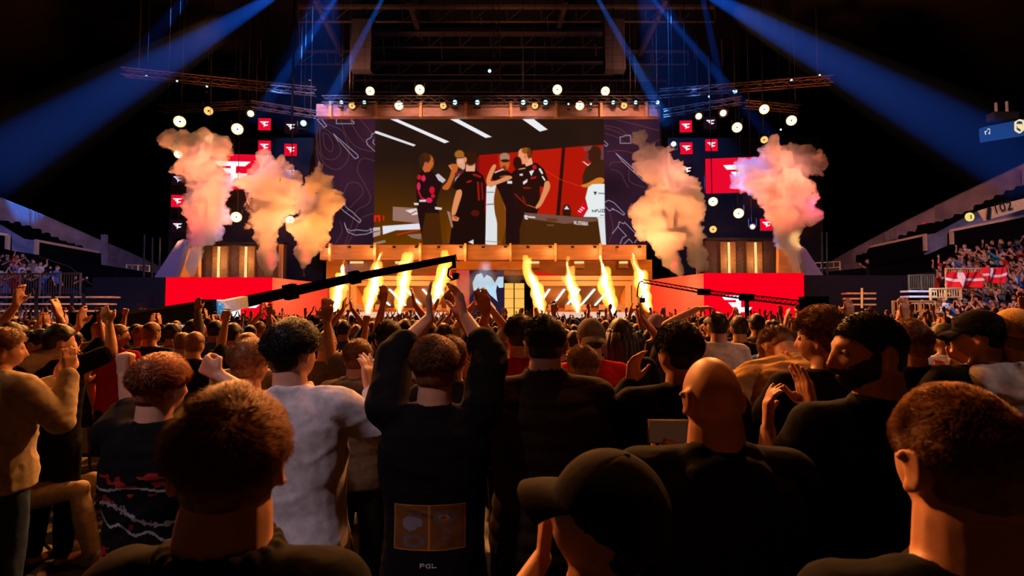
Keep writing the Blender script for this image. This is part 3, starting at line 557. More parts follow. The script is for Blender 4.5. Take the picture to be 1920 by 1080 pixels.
# ================================================================== LAMPS
M_lens = emit('hot lens', (1, .80, .48), 6); M_lensd = emit('amber lens', (1, .5, .14), 1.3); M_blue = emit('blue lens', (.25, .75, 1), 5); M_star = emit('orange star lens', (1, .62, .25), 9)
M_hub = mat('lamp hub', (.02, .02, .02), .5)
M_dimhalo = mat('lamp reflector', (.75, .5, .25), .35, .6)
def blinder(px, py, Y, kind, label, rad=.22, power=70):
    c = at(px, py, Y); r = empty('audience_lamp', c); tag(r, label, 'lamp'); d = (Vector((0, 3, 1.7))-c).normalized(); r.rotation_euler = d.to_track_quat('-Y', 'Z').to_euler()
    MB().lathe((0, 0, 0), (0, -1, 0), [(rad*.4, -.4), (rad*1.05, -.25), (rad*1.12, 0), (rad*1.0, .0), (rad*.95, -.06)], 24).build('housing', M_metal, r)
    lm = {'hot': M_lens, 'dim': M_lensd, 'star': M_star}[kind]
    rr = rad if kind != 'star' else rad*.7
    MB().lathe((0, -.0, 0), (0, -1, 0), [(rr*.98, 0), (rr*.8, .03), (rr*.3, .05), (.01, .05)], 24).build('lens', lm, r)
    cable(r, c+Vector((0, .12, .3)))
    if kind == 'hot': MB().lathe((0, .005, 0), (0, -1, 0), [(rad*1.22, 0), (rad*1.22, .02), (rad*.97, .035), (rad*.96, 0)], 24).build('halo_ring', emit('halo amber', (1, .62, .22), 1.6), r)  # glowing ring stands in for the halo around the lens
    if kind != 'star': MB().lathe((0, -.05, 0), (0, -1, 0), [(rad*.22, 0), (rad*.22, .05), (rad*.14, .08)], 12).build('hub', M_hub, r)
    MB().bar((-rad*1.2, -.0, 0), (-rad*1.2, .1, .45), .04).build('yoke', M_metal, r); MB().bar((rad*1.2, 0, 0), (rad*1.2, .1, .45), .04).build('yoke', M_metal, r)
    lamp('SPOT', c+d*.15, power*(1 if kind != 'dim' else .35), AMB, .15, c+d*5, 100, .6, 'lamp_beam')
W_ = 'round warm lamp '
for (x, y, k, lb, rad) in ((337, 228, 'hot', 'highest and outermost one left of the screen', .26), (391, 208, 'dim', 'dim amber one left of the orange star lamp', .24), (445, 242, 'hot', 'bright one between two left smoke columns', .26), (470, 213, 'star', 'orange star-bright one at the left logo screens', .24),
    (335, 289, 'hot', 'glowing through the top of the leftmost smoke', .19), (391, 262, 'hot', 'at the crest of the leftmost smoke', .19), (443, 407, 'hot', 'low between the left smoke columns', .24), (544, 361, 'hot', 'shining in front of the third smoke from left', .2), (544, 413, 'hot', 'lowest one by the third smoke from left', .2),
    (694, 171, 'hot', 'above the header far left of centre', .22), (787, 168, 'hot', 'hanging above the header left of centre', .24), (1045, 168, 'hot', 'hanging above the header right of centre', .24), (1135, 171, 'hot', 'above the header far right of centre', .22),
    (660, 198, 'dim', 'dim amber on the header, first from left', .2), (748, 198, 'hot', 'bright on the header, left of centre', .22), (831, 198, 'dim', 'dim amber on the header, just left of centre', .2), (1003, 198, 'dim', 'dim amber on the header, just right of centre', .2), (1087, 198, 'hot', 'bright on the header, right of centre', .22), (1170, 198, 'dim', 'dim amber on the header, last at right', .2),
    (1310, 218, 'star', 'orange star-bright one nearest the screen at right', .24), (1356, 212, 'star', 'orange star-bright one second from the screen at right', .24), (1433, 205, 'hot', 'high one above the far right smoke', .22), (1382, 239, 'hot', 'bright one right of the orange star lamps', .23), (1484, 226, 'hot', 'outermost one right of the screen', .23), (1433, 262, 'dim', 'dim amber one at the top of the far right smoke', .2),
    (1337, 378, 'hot', 'under the corner of the large right logo screen', .21), (1385, 400, 'hot', 'below the large right logo screen centre', .23), (1337, 430, 'dim', 'dim one below the large right logo screen', .2), (1411, 425, 'star', 'small orange starry one beside the lowest right logo screen', .17)):
    Yl = 29.2 if (x, y) in ((335, 289), (391, 262), (544, 361), (544, 413)) else 30.2
    if 640 < x < 1180: Yl = 32.2
    blinder(x, y, Yl, k, W_+lb, rad*1.0)
# blue moving heads
def mover(px, py, Y, rad, label, up=(0, -.6, .8), grp=None, st=None):
    c = at(px, py, Y); r = empty('moving_head', c); tag(r, label, 'light', grp); d = (Vector((0, 2, 2))-c).normalized(); r.rotation_euler = d.to_track_quat('-Y', 'Z').to_euler(); cable(r, c+Vector((0, .1, .1)))
    MB().lathe((0, .02, 0), (0, -1, 0), [(rad*.7, -.35), (rad*1.2, -.2), (rad*1.3, 0), (rad*1.05, .0)], 16).build('head', M_metal, r)
    MB().lathe((0, -.02, 0), (0, -1, 0), [(rad, 0), (rad*.8, .03), (.005, .05)], 16).build('lens', M_blue, r)
    MB().box(-rad*1.6, -rad*1.35, -.05, .05, -.3, .05).box(rad*1.35, rad*1.6, -.05, .05, -.3, .05).box(-rad*1.6, rad*1.6, -.08, .08, -.36, -.28).build('yoke', M_metal, r)
for x in (640, 683, 853, 895, 981, 1023, 1150, 1192, 1233): mover(x, 192, 32.1, .13 if x in (853, 895, 981, 1023) else .10, 'small blue moving head light standing on the header beam', grp='blue lights on the header beam')
for x in (1066, 1108): mover(x, 195, 32.1, .05, 'tiny faint blue light on the header beam right of centre', grp='faint blue header lights')
for x, y, rd, lb in ((569, 231, .16, 'blue light left of the big screen corner'), (1263, 270, .14, 'blue light right of the big screen beside a red logo screen'), (1378, 171, .12, 'blue light high above the orange star lamps'), (1330, 181, .06, 'small blue light on the right truss near the header'), (1484, 151, .07, 'blue light throwing a short cone at the upper right'), (1537, 141, .05, 'tiny blue light outermost at the upper right'),
    (1464, 243, .05, 'tiny blue light below the outermost right lamp'), (274, 142, .05, 'tiny blue light, outermost of three on the left truss'), (332, 152, .05, 'tiny blue light, middle of three on the left truss'), (388, 162, .05, 'tiny blue light, innermost of three on the left truss'), (918, 133, .09, 'single blue light hanging above the middle of the header')):
    mover(x, y, 31, rd, lb)
# trusses
def truss(a, b, w_=.35, n_=None, label='', rad=.03):
    a = Vector(a); b = Vector(b); r = MB(); d = (b-a); L_ = d.length; dn = d.normalized(); s = dn.cross(Vector((0, 0, 1))).normalized()*w_/2; u = Vector((0, 0, w_/2)); n_ = n_ or int(L_/.7)
    C4 = (s+u, s-u, -s-u, -s+u)
    for c in C4: r.tube([a+c, b+c], rad, 6)
    for i in range(n_):
        p = a+d*i/n_; q = a+d*(i+1)/n_
        for k in range(4): r.tube([p+C4[k], q+C4[(k+1) % 4]], rad*.55, 4, False)
    for q in (a+d*.08, a+d*.92): r.tube([q, Vector((q.x, q.y, 23.995))], .014, 5)
    o = r.build('truss', M_beam); tag(o, label, 'truss'); return o
truss(at(605, 188, 32), at(1232, 188, 32), .4, label='long truss carrying lamps right above the header beam')
truss(at(230, 135, 30), at(592, 172, 31.5), .4, label='upper left rigging truss reaching from the dark to the header')
truss(at(1236, 176, 31.5), at(1560, 150, 30), .4, label='upper right rigging truss reaching from the header into the dark')
truss(at(470, 196, 30), at(592, 215, 31.5), .35, label='short left truss above the pairs of red logo screens')
truss(at(1244, 213, 31.5), at(1390, 188, 30), .35, label='short right truss above the red logo screens')
truss(at(300, 205, 31), at(480, 196, 31), .35, label='truss holding the round lamps left of the logo screens')
truss(at(1395, 195, 31), at(1500, 205, 31), .35, label='truss holding the round lamps right of the logo screens')
for x, y0, y1 in ((300, 445, 516), (286, 445, 516), (271, 440, 516)):
    tag(MB().tube([at(x, y0, 29), Vector((at(x, y1, 29).x, 29, 0))], .05, 6).build('support_pole', M_metal), 'thin dark pole beside the slanted mast left of the red box', 'pole', 'poles beside the left mast')
for x, y0, y1 in ((1541, 435, 512), (1550, 435, 512)):
    tag(MB().tube([at(x, y0, 29), Vector((at(x, y1, 29).x, 29, 0))], .05, 6).build('support_pole', M_metal), 'thin dark pole beside the slanted mast right of the red box', 'pole', 'poles beside the right mast')
# ================================================================== SMOKE
M_smoke = volmat('smoke', (.99, .965, .95), 2.9, .15)
def smoke(Y, blobs, label, vox=.085, seed=0, amp=1.0, m=None):
    V = []; F = []
    for (x, y, rpx) in blobs:
        c = at(x, y, Y); c.y += random.uniform(-.3, .3)*rpx/40; rr = rpx*Y/1000*(1.0 if rpx > 16 else 1.25)
        mb = MB(); nseg, nr = 16, 10
        vs = [(c.x+rr*math.sin(PI*i/nr)*math.cos(2*PI*k/nseg), c.y+.9*rr*math.sin(PI*i/nr)*math.sin(2*PI*k/nseg), c.z+rr*math.cos(PI*i/nr)) for i in range(1, nr) for k in range(nseg)]+[(c.x, c.y, c.z+rr), (c.x, c.y, c.z-rr)]
        b0 = len(V); V += vs; nn = (nr-1)*nseg
        F += [tuple(b0+q for q in (i*nseg+k, (i+1)*nseg+k, (i+1)*nseg+(k+1) % nseg, i*nseg+(k+1) % nseg)) for i in range(nr-2) for k in range(nseg)]
        F += [(b0+nn, b0+k, b0+(k+1) % nseg) for k in range(nseg)]+[(b0+nn+1, b0+(nr-2)*nseg+(k+1) % nseg, b0+(nr-2)*nseg+k) for k in range(nseg)]
    me = remesh(V, F, vox, 3); P = get_co(me).astype(float); Nn = get_no(me)
    z0 = P[:, 2].min(); wid = sstep(P[:, 2], z0, z0+3)*.70+.30
    def bil(sc, s): return 1-np.abs(vnoise(P, sc, s))*2.2
    d = .34*bil(.55, seed)+.26*bil(1.25, seed+3)+.20*bil(2.6, seed+5)+.13*bil(5.2, seed+7)-.40
    P2 = P+Nn*(d*wid*amp)[:, None]; P2[:, 0] += .12*vnoise(P, 1.1, 9)*amp; set_co(me, P2)
    o = link('smoke_plume', me, m or M_smoke); o.data.shade_smooth()
    c0 = Vector(P2.mean(0)); c0.z = P2[:, 2].min(); me.transform(Matrix.Translation(-c0)); o.location = c0
    tag(o, label, 'smoke', kind='thing'); return o
random.seed(11)
smoke(28.6, [(361, 512, 8), (361, 500, 11), (363, 485, 14), (368, 468, 19), (374, 448, 25), (380, 425, 31), (386, 400, 34), (388, 375, 36), (384, 350, 38), (378, 325, 36), (385, 300, 40), (352, 300, 26), (326, 275, 22), (355, 278, 27), (392, 280, 30), (424, 290, 26), (340, 318, 22), (405, 335, 30), (400, 365, 28), (358, 372, 20), (416, 400, 16)],
      'tall mushroom of orange smoke, leftmost column over the red box', seed=1)
smoke(28.0, [(509, 512, 7), (508, 498, 11), (505, 480, 16), (500, 460, 20), (498, 438, 27), (500, 412, 34), (503, 385, 42), (500, 358, 46), (496, 332, 42), (492, 312, 30), (520, 325, 30), (465, 350, 26), (540, 358, 32), (548, 385, 22), (470, 385, 24), (470, 425, 12), (556, 340, 14)],
      'thick pale orange smoke column, second from left', seed=2)
smoke(28.3, [(570, 516, 6), (568, 500, 9), (570, 482, 14), (575, 462, 22), (582, 438, 30), (588, 412, 34), (592, 385, 36), (596, 360, 34), (600, 336, 26), (598, 320, 18), (620, 358, 20), (625, 380, 14), (562, 440, 18), (555, 470, 12)],
      'golden smoke column drifting over the left edge of the big screen', seed=3)
smoke(28.0, [(1274, 512, 6), (1266, 500, 9), (1256, 484, 16), (1246, 466, 24), (1246, 446, 36), (1250, 420, 44), (1262, 396, 46), (1272, 370, 42), (1240, 360, 34), (1232, 335, 32), (1222, 310, 26), (1210, 285, 20), (1198, 265, 12), (1240, 300, 26), (1262, 330, 28), (1290, 400, 34), (1298, 440, 26), (1306, 470, 20), (1310, 492, 12), (1316, 504, 7), (1215, 395, 26), (1205, 430, 16), (1262, 500, 5), (1238, 292, 20), (1252, 278, 14)],
      'broad pale orange smoke cloud over the right edge of the big screen', seed=4)
smoke(28.8, [(1489, 504, 7), (1488, 490, 12), (1487, 470, 18), (1484, 448, 24), (1480, 424, 30), (1476, 400, 34), (1474, 372, 38), (1472, 345, 42), (1482, 318, 42), (1505, 302, 30), (1520, 312, 24), (1528, 300, 18), (1440, 318, 38), (1415, 325, 30), (1402, 345, 24), (1430, 350, 28), (1440, 290, 22), (1456, 278, 14), (1518, 370, 16), (1512, 400, 16), (1400, 318, 18), (1480, 285, 20), (1534, 318, 14)],
      'pink and orange mushroom smoke column, farthest right over the red box', seed=5)
M_wisp = volmat('thin smoke', (.97, .95, .95), .35, .2)
smoke(30.4, [(868, 545, 16), (880, 530, 18), (900, 520, 18), (925, 522, 14), (860, 560, 12), (912, 505, 10), (945, 512, 12), (965, 518, 14), (985, 515, 10)], 'thin bluish haze of smoke drifting across the stage entrance', vox=.08, seed=6, amp=.5, m=M_wisp)
smoke(31.0, [(655, 505, 12), (672, 503, 14), (690, 508, 12), (712, 505, 10)], 'thin wisp of smoke above the left player booth', vox=.1, seed=7, amp=.5, m=M_wisp)
# lights on the smoke: added warm spots from the stage centre, red from below
for x, y, Y, tx, ty, p_, c_ in ((455, 470, 24.5, 385, 340, 15000, (1, .24, .08)), (560, 500, 24, 500, 380, 15500, (1, .27, .09)), (640, 500, 24.5, 590, 400, 10500, (1, .26, .045)), (1190, 500, 24, 1255, 390, 18000, (1, .29, .10)), (1400, 480, 24.5, 1465, 350, 15000, (1, .23, .09))):
    lamp('SPOT', at(x, y, Y), p_, c_, .4, at(tx, ty, 28.3), 50, .9, 'smoke_fill_light')
for x, tx in ((352, 372), (509, 505), (570, 578), (1268, 1260), (1500, 1486)):
    lamp('SPOT', at(x, 516, 27.6), 420, (1, .05, .06), .15, at(tx, 400, 28.4), 40, .9, 'red_up_light')
for x, y, p_ in ((330, 250, 700), (445, 250, 800), (1290, 300, 700), (1530, 260, 900), (1200, 250, 400)):
    lamp('SPOT', at(x, y, 25), p_*3.0, (1, .29, .20), .4, at(x*.9+.1*960, 330, 28.5), 60, .9, 'smoke_fill_light')  # added fill that brightens the dark plume tops
lamp('SPOT', at(1575, 400, 28.5), 900, (1, .06, .2), .3, at(1490, 380, 28.8), 60, .9, 'red_side_light')
lamp('SPOT', at(325, 420, 27), 500, (1, .10, .06), .3, at(375, 420, 28.8), 60, .9, 'red_side_light')
# ================================================================== FLAMES
M_flame = volmat('flame', None, 0, 0, (1, .30, .035), 5.2); M_core = volmat('flame core', None, 0, 0, (1, .62, .22), 26)
def flame(b, t, seed, label):
    Y = 27.8; a = at(b[0], b[1], Y); c = at(t[0], t[1], Y); d = c-a; r = empty('flame_jet', a); tag(r, label, 'flame')
    def prof(scale, wob, n=40, nr=14):
        V = []; F = []; side = Vector((1, 0, 0)); fw = Vector((0, 1, 0))
        for i in range(n):
            u = i/(n-1); R = scale*(.05+.30*math.sin(min(1, .08+u**.9*.95)*PI)**.9*(1-.75*u**4)); 
            cx = d*u+side*(.07*math.sin(u*8+seed*2)*u+.04*math.sin(u*19+seed)*u)
            for k in range(nr):
                th = 2*PI*k/nr; q = 1+.28*math.sin(2*th+u*13+seed)*u+.15*math.sin(u*33+seed*3+2*th)
                V.append(cx+(side*math.cos(th)+fw*math.sin(th))*max(.015, R*q))
        F = [(i*nr+k, i*nr+(k+1) % nr, (i+1)*nr+(k+1) % nr, (i+1)*nr+k) for i in range(n-1) for k in range(nr)]+[tuple(range(nr))[::-1], tuple((n-1)*nr+k for k in range(nr))]
        return V, F
    V, F = prof(1.0, 1.0); me = remesh(V, F, .07, 1); P = get_co(me).astype(float); u = np.clip(P[:, 2]/d.z, 0, 1)
    tongues = np.clip(vnoise(P*np.array([1, 1, .45]), 3.2, seed), 0, 1); P += get_no(me)*(tongues*.34*(.3+u))[:, None]; P[:, 2] += .35*tongues*u; set_co(me, P)
    link('flame_body', me, M_flame, r)
    V, F = prof(.52, 1.0); me = remesh(V, F, .06, 1); P = get_co(me).astype(float); P += get_no(me)*(.10*np.clip(vnoise(P, 4, seed+3), -.2, 1))[:, None]; set_co(me, P); link('flame_core', me, M_core, r)
    for k, f_ in enumerate((.3, .7)):
        lamp('POINT', a+d*f_+Vector((0, -.35, 0)), 42, (1, .40, .10), .35, name='flame_light')
for i, (b, t, lb) in enumerate((((627, 590), (645, 488), 'flame jet farthest left beside the left pillar'), ((690, 588), (714, 474), 'second flame jet from the left, crossing the crane arm'), ((748, 586), (768, 474), 'third flame jet from the left, crossing the crane arm'), ((816, 572), (836, 484), 'flame jet just left of the crane head'),
    ((1018, 588), (988, 490), 'flame jet at the left edge of the right booth'), ((1083, 586), (1062, 488), 'flame jet in front of the middle of the right booth'), ((1150, 588), (1124, 480), 'flame jet crossing the right end of the right booth'), ((1218, 586), (1188, 476), 'flame jet farthest right behind the thin crane head'))):
    flame(b, t, i+1, lb)
# ================================================================== LIGHT BEAMS: real spots shining through thin haze
M_haze = volmat('haze', (.35, .6, 1), .0024, .1)
BEAMS = [((505, -2), 24, (-8, 306), 10, 2.6, 5200, 16), ((630, -4), 31, (498, 194), 31.5, 1.3, 900, 10), ((718, -4), 31, (617, 192), 31.5, 1.3, 1300, 10), ((612, -12), 31, (572, 230), 31.5, 4.6, 900, 16),
         ((1120, -4), 31, (1240, 210), 31.5, 1.3, 1500, 10), ((1215, -12), 31, (1290, 205), 31.5, 4.6, 1000, 16), ((1222, -4), 31, (1450, 262), 31.8, 1.2, 900, 10), ((1340, -4), 24, (1905, 306), 11, 2.2, 4600, 16),
         ((350, -6), 31, (240, 130), 31, 2.4, 350, 10), ((1318, -4), 27, (1348, 140), 28, 1.4, 350, 10), ((918, 133), 31, (918, 196), 31.2, 9, 60, 3), ((918, 133), 31, (918, 96), 31, 9, 40, 3), ((1484, 151), 31, (1545, 108), 30, 22, 70, 3.5)]
WID = (.42, .26, .24, 1.5, .24, 1.5, .22, .5, .5, .3, .5, .4, .8)
PW = (1.9, 3.5, 6, .45, 6, .4, 3.5, 1.9, .4, 1.5, .04, .04, .12)
for i, (p0, Y0, p1, Y1, cone, pw, ln) in enumerate(BEAMS):
    a = at(*p0, Y0); b = at(*p1, Y1); d = (b-a); L_ = d.length; dn = d.normalized(); a.z = min(a.z, 23.2)
    back = .02 if i in (10, 11, 12) else max(1.5, min(10, (23.6-a.z)/max(.05, -dn.z))); a2 = a-dn*back
    w_ = WID[i]; cone = cone if i in (10, 11, 12) else 2*math.degrees(math.atan(w_/2/back))
    lamp('SPOT', a2, 9e5*PW[i]*(back/10)**2, BLUE if i not in (2, 4, 10, 11) else (.05, .30, 1), .03, b, cone, .5, 'beam_light')
    e_ = b+dn*(.5 if L_ > 3 else 0); R0 = w_/2*1.25 if back > 1 else .06; R1 = math.tan(math.radians(cone/2))*((e_-a2).length)*1.25+.05
    hz = MB().tube([a-dn*(.4 if back > 1 else 0), e_], [R0, R1], 20).build('haze', M_haze); tag(hz, 'thin haze lit blue along one spotlight beam', 'haze', kind='stuff')
# ================================================================== SIDE STANDS
M_conc = mat('concrete', (.30, .22, .24), .85, var=.3, scale=1.2, bump=.2); M_fascia = mat('blue grey fascia', (.16, .20, .36), .7, var=.3, scale=2)
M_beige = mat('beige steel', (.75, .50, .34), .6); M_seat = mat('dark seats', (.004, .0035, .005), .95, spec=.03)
def at4(x, y, Y): return at(x, y, Y+4.5)
def strip(top, bot, th, name, m_, parent=None):  # top/bot lists of (px,py,Y)
    T = [at4(*p) for p in top]; B = [at4(*p) for p in bot]; mb = MB(); n_ = len(T); o = Vector((0, th, 0))
    for i in range(n_-1):
        q = [T[i], T[i+1], B[i+1], B[i]]; mb.add(q+[p+o for p in q], [(0, 1, 2, 3), (7, 6, 5, 4), (0, 4, 5, 1), (3, 2, 6, 7), (0, 3, 7, 4), (1, 5, 6, 2)])
    return mb.build(name, m_, parent)
structure(strip([(-60, 346, 24), (0, 372, 25), (75, 402, 27), (195, 455, 31), (222, 466, 32.5), (302, 502, 37)], [(-60, 520, 24), (0, 525, 25), (75, 530, 27), (195, 535, 31), (222, 535, 32.5), (302, 535, 37)], .4, 'trim_40', M_conc))
structure(strip([(1985, 276, 24), (1920, 308, 25), (1800, 365, 27.5), (1700, 415, 30), (1600, 468, 33.5), (1555, 494, 36), (1505, 520, 38)], [(1985, 500, 24), (1920, 520, 25), (1800, 520, 27.5), (1700, 525, 30), (1600, 530, 33.5), (1555, 532, 36), (1505, 532, 38)], .4, 'trim_41', M_conc))
for x, y0, y1, Y in ((196, 440, 560, 30.6), (1662, 436, 500, 31), (1682, 428, 500, 30.3), (1760, 385, 480, 28.2), (1905, 318, 420, 25)):
    tag(MB().bar(at4(x, y0, Y), at4(x, y1, Y), .3, .25).build('concrete_rib', M_conc), 'upright concrete rib on the %s stand wall' % ('left' if x < 900 else 'right'), 'rib', 'concrete ribs %s' % ('left' if x < 900 else 'right'))
random.seed(5)
def seat_block(a, b, hgt, nrow, label):   # dark jagged rows of tip-up seats seen against the concrete
    mb = MB(); A = at4(*a); B = at4(*b); n_ = int((B-A).length/.46)
    for k in range(nrow):
        off = Vector((0, -.5*k, -.3*k)); mb.bar(A+off+Vector((0, 0, -hgt/2-.1)), B+off+Vector((0, 0, -hgt/2-.1)), .12, hgt)
        for i in range(n_+1):
            p = A.lerp(B, i/n_)+off; z = p.z+random.choice((-.04, 0, .03, .06)); r_ = .19
            mb.prism([(p.x-r_, p.y-.08, z-.45), (p.x+r_, p.y-.08, z-.45), (p.x+r_, p.y-.08, z-.10), (p.x+r_*.6, p.y-.08, z), (p.x-r_*.6, p.y-.08, z), (p.x-r_, p.y-.08, z-.10)], (0, .1, 0))
    return tag(mb.build('seat_rows', M_seat), label, 'seats', kind='stuff')
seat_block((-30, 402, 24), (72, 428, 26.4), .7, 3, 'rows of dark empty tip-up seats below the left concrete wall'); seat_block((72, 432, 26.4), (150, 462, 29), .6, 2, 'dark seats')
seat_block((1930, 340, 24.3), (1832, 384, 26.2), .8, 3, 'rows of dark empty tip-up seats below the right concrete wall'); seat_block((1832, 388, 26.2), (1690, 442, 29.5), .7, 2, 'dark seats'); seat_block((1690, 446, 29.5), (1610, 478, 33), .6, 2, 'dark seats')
def panel(pts, Y, th, name, m_, label=None, cat=None, parent=None, kind=None, deep=False):
    P_ = [(at4 if deep else at)(p[0], p[1], p[2] if len(p) > 2 else Y) for p in pts]; c = sum(P_, Vector())/len(P_)
    if parent is not None: c = parent.location
    o = MB().prism([p-c for p in P_], (0, th, 0)).build(name, m_, parent)
    if parent is None: o.location = c
    if label: tag(o, label, cat)
    if kind: o['kind'] = kind
    return o
panel([(-40, 405, 23), (0, 423, 24), (40, 447, 25), (68, 451, 25.6), (68, 490, 25.6), (0, 470, 24), (-40, 460, 23)], 25, .2, 'fascia_wall', M_fascia, 'blue lit fascia wall above the left stand crowd', 'wall panel', deep=True)
panel([(1737, 440, 27.6), (1757, 437, 27), (1832, 397, 25.4), (1925, 372, 24), (1925, 405, 24), (1782, 432, 26.3), (1782, 458, 26.3), (1737, 478, 27.6)], 25, .2, 'fascia_wall', M_fascia, 'blue grey fascia wall above the right stand crowd', 'wall panel', deep=True)
def opening(top, Y0, Y1, post_x, ph, label, inner):   # framed box opening
    a = at4(top[0], top[1], Y0); b = at4(top[2], top[3], Y1); r = empty('suite_opening', a); tag(r, label, 'opening'); o = Vector(a)
    MB().bar(Vector(), b-o, .14, .14).build('lintel', M_beige, r)
    px, py, pY = post_x; p = at4(px, py, pY)-o; MB().bar(p, p-Vector((0, 0, ph)), .16, .16).build('post', M_beige, r)
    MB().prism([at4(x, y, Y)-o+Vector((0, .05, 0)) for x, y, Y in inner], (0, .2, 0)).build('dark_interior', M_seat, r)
opening((66, 451, 185, 473), 25.4, 30, (69, 452, 25.4), .95, 'long dark suite opening with beige frame over the left stand', [(70, 453, 25.5), (184, 474, 30), (184, 500, 30), (70, 487, 25.5)])
opening((-30, 434, 16, 441), 23.3, 24, (15, 441, 24), .8, 'suite opening with beige frame cut by the left picture edge', [(-30, 435, 23.4), (14, 442, 24.1), (14, 480, 24.1), (-30, 470, 23.4)])
opening((1632, 463, 1737, 440), 31, 27.6, (1734, 441, 27.5), .95, 'dark suite opening with beige frame, the farther one over the right stand', [(1633, 465, 31), (1733, 443, 27.6), (1733, 485, 27.6), (1633, 512, 31)])
opening((1781, 433, 1930, 403), 26, 23.5, (1784, 434, 26), .75, 'dark suite opening with beige frame, the nearer one over the right stand', [(1783, 436, 26.1), (1930, 406, 23.6), (1930, 460, 23.6), (1783, 470, 26.1)])
# dark infill walls behind the crowds
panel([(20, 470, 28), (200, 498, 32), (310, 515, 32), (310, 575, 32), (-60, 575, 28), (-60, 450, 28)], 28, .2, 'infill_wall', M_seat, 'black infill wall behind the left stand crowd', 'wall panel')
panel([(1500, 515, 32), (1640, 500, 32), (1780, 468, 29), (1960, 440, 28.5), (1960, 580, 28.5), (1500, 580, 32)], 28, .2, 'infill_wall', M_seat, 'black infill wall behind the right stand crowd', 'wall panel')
# signs on the right
r = empty('section_sign', at(1834, 395, 23.6)); tag(r, 'beige section banner reading 102 over the right stand', 'sign')
panel([(1834, 395), (1880, 382), (1928, 370), (1922, 392), (1846, 414)], 23.6, .05, 'banner_panel', mat('banner beige', (.85, .55, .25), .7), parent=r)
def text(s, size, m_, parent, loc, rot, name='lettering', ext=.004, ax='CENTER'):
    cu = bpy.data.curves.new('txt', 'FONT'); cu.body = s; cu.size = size; cu.extrude = ext; cu.align_x = ax; cu.resolution_u = 2
    t = bpy.data.objects.new('txt', cu); COL.objects.link(t); dg = bpy.context.evaluated_depsgraph_get(); me = bpy.data.meshes.new_from_object(t.evaluated_get(dg)); bpy.data.objects.remove(t)
    o = link(name, me, m_, parent); o.location = loc; o.rotation_euler = rot; return o
text('102', .62, M_black, r, at(1882, 396, 23.5)-r.location, (PI/2, math.radians(-14), 0))
for k in (0, 1): MB().bar(at(1851+4*k, 412, 23.5)-r.location, at(1853+4*k, 389, 23.5)-r.location, .05).build('strut', M_metal, r)
r = empty('round_sign', at(1817, 407, 24.3)); tag(r, 'small glowing yellow round sign on the right fascia', 'sign')
MB().lathe((0, 0, 0), (0, -1, 0), [(.2, 0), (.2, .06), (.18, .07)], 20).build('disc', emit('sign yellow', rgb(240, 215, 120), 1), r); MB().bar((.02, -.08, -.1), (.02, -.08, .08), .03).build('figure_mark', M_hub, r)
r = empty('score_screen', at(1846, 250, 22)); tag(r, 'blue hanging scoreboard strip with shield emblem at the right edge', 'screen'); o = r.location
panel([(1845, 238, 22), (1930, 221, 21), (1930, 251, 21), (1847, 264, 22)], 22, .25, 'screen_panel', emit('score blue', rgb(26, 58, 112), 1), parent=r)
text('r2', .34, emit('score text', rgb(225, 225, 215), 1), r, at(1852, 252, 21.9)-o+Vector((0, -.03, 0)), (PI/2, math.radians(-10), 0))
M_gold = emit('shield gold', rgb(245, 225, 165), 1)
def outline(P_, Y, w_, name, parent): 
    mb = MB(); Q = [at(x, y, Y)-parent.location for x, y in P_]
    for i in range(len(Q)): mb.bar(Q[i], Q[(i+1) % len(Q)], w_)
    return mb.build(name, M_gold, parent)
outline([(1904, 229), (1911, 225), (1919, 227), (1920, 242), (1912, 249), (1904, 244)], 21.0, .05, 'shield_emblem', r)
outline([(1908, 233), (1911, 240), (1914, 233), (1916, 243)], 21.0, .05, 'shield_emblem', r)
r = empty('antenna_mast', at(1880, 226, 21.6)); tag(r, 'black loudspeaker bracket with two upright rods above the blue scoreboard strip', 'bracket')
MB().box(-.5, .5, -.2, .2, 0, .3).build('bracket_body', M_metal, r); MB().tube([(-.25, 0, .3), (-.25, 0, .75)], .05).build('rod', mat('rod grey', (.3, .28, .28)), r); MB().tube([(.2, 0, .3), (.2, 0, .8)], .05).build('rod', MATS['rod grey'], r)
for x, y, Y in ((1733, 423, 33.5), ): tag(MB().box(at(x-3, y, Y).x, at(x+3, y, Y).x, Y, Y+.1, at(x, 427, Y).z, at(x, 418, Y).z).build('exit_light', emit('exit red', rgb(200, 20, 30), 1)), 'small red light on the right stand wall', 'light')
tag(MB().box(at(1738, 430, 32.8).x, at(1756, 430, 32.8).x, 32.6, 33.6, at(1738, 438, 32.8).z, at(1738, 419, 32.8).z).build('equipment_box', M_seat), 'black box beside the small red light on the right stand', 'box')
lamp('SPOT', (24, 2, 20), 9000, BLUE, .1, at(1816, 62, 38), 2.6, .5, 'ghost_spot_light')  # added blue spot, its patch on the roof stands in for a lens ghost
# terraces: height as a function of depth follows the crowd's rise
def py_r(Y): return 588-(Y-19)/(27.2-19)*145
def zr(Y): return max(0.1, CZ+(588-py_r(Y))/1000*Y-1.72)
def py_l(Y): return 520-(Y-24.5)/(27.0-24.5)*45
def zl(Y): return CZ+(588-py_l(Y))/1000*Y-1.55
def terrace(Y0, Y1, n_, X0, X1, fz, name):
    mb = MB()
    for i in range(n_):
        ya = Y0+(Y1-Y0)*i/n_; yb = Y0+(Y1-Y0)*(i+1)/n_; mb.box(X0(ya), X1(ya), ya, yb, 0, fz((ya+yb)/2))
    structure(mb.build(name, mat('terrace', (.012, .010, .012), .9)))
terrace(19.2, 27.4, 9, lambda y: y*.74+1.2, lambda y: 34, zr, 'trim_42')
terrace(24.2, 27.0, 4, lambda y: -34, lambda y: -17.5, zl, 'trim_43')
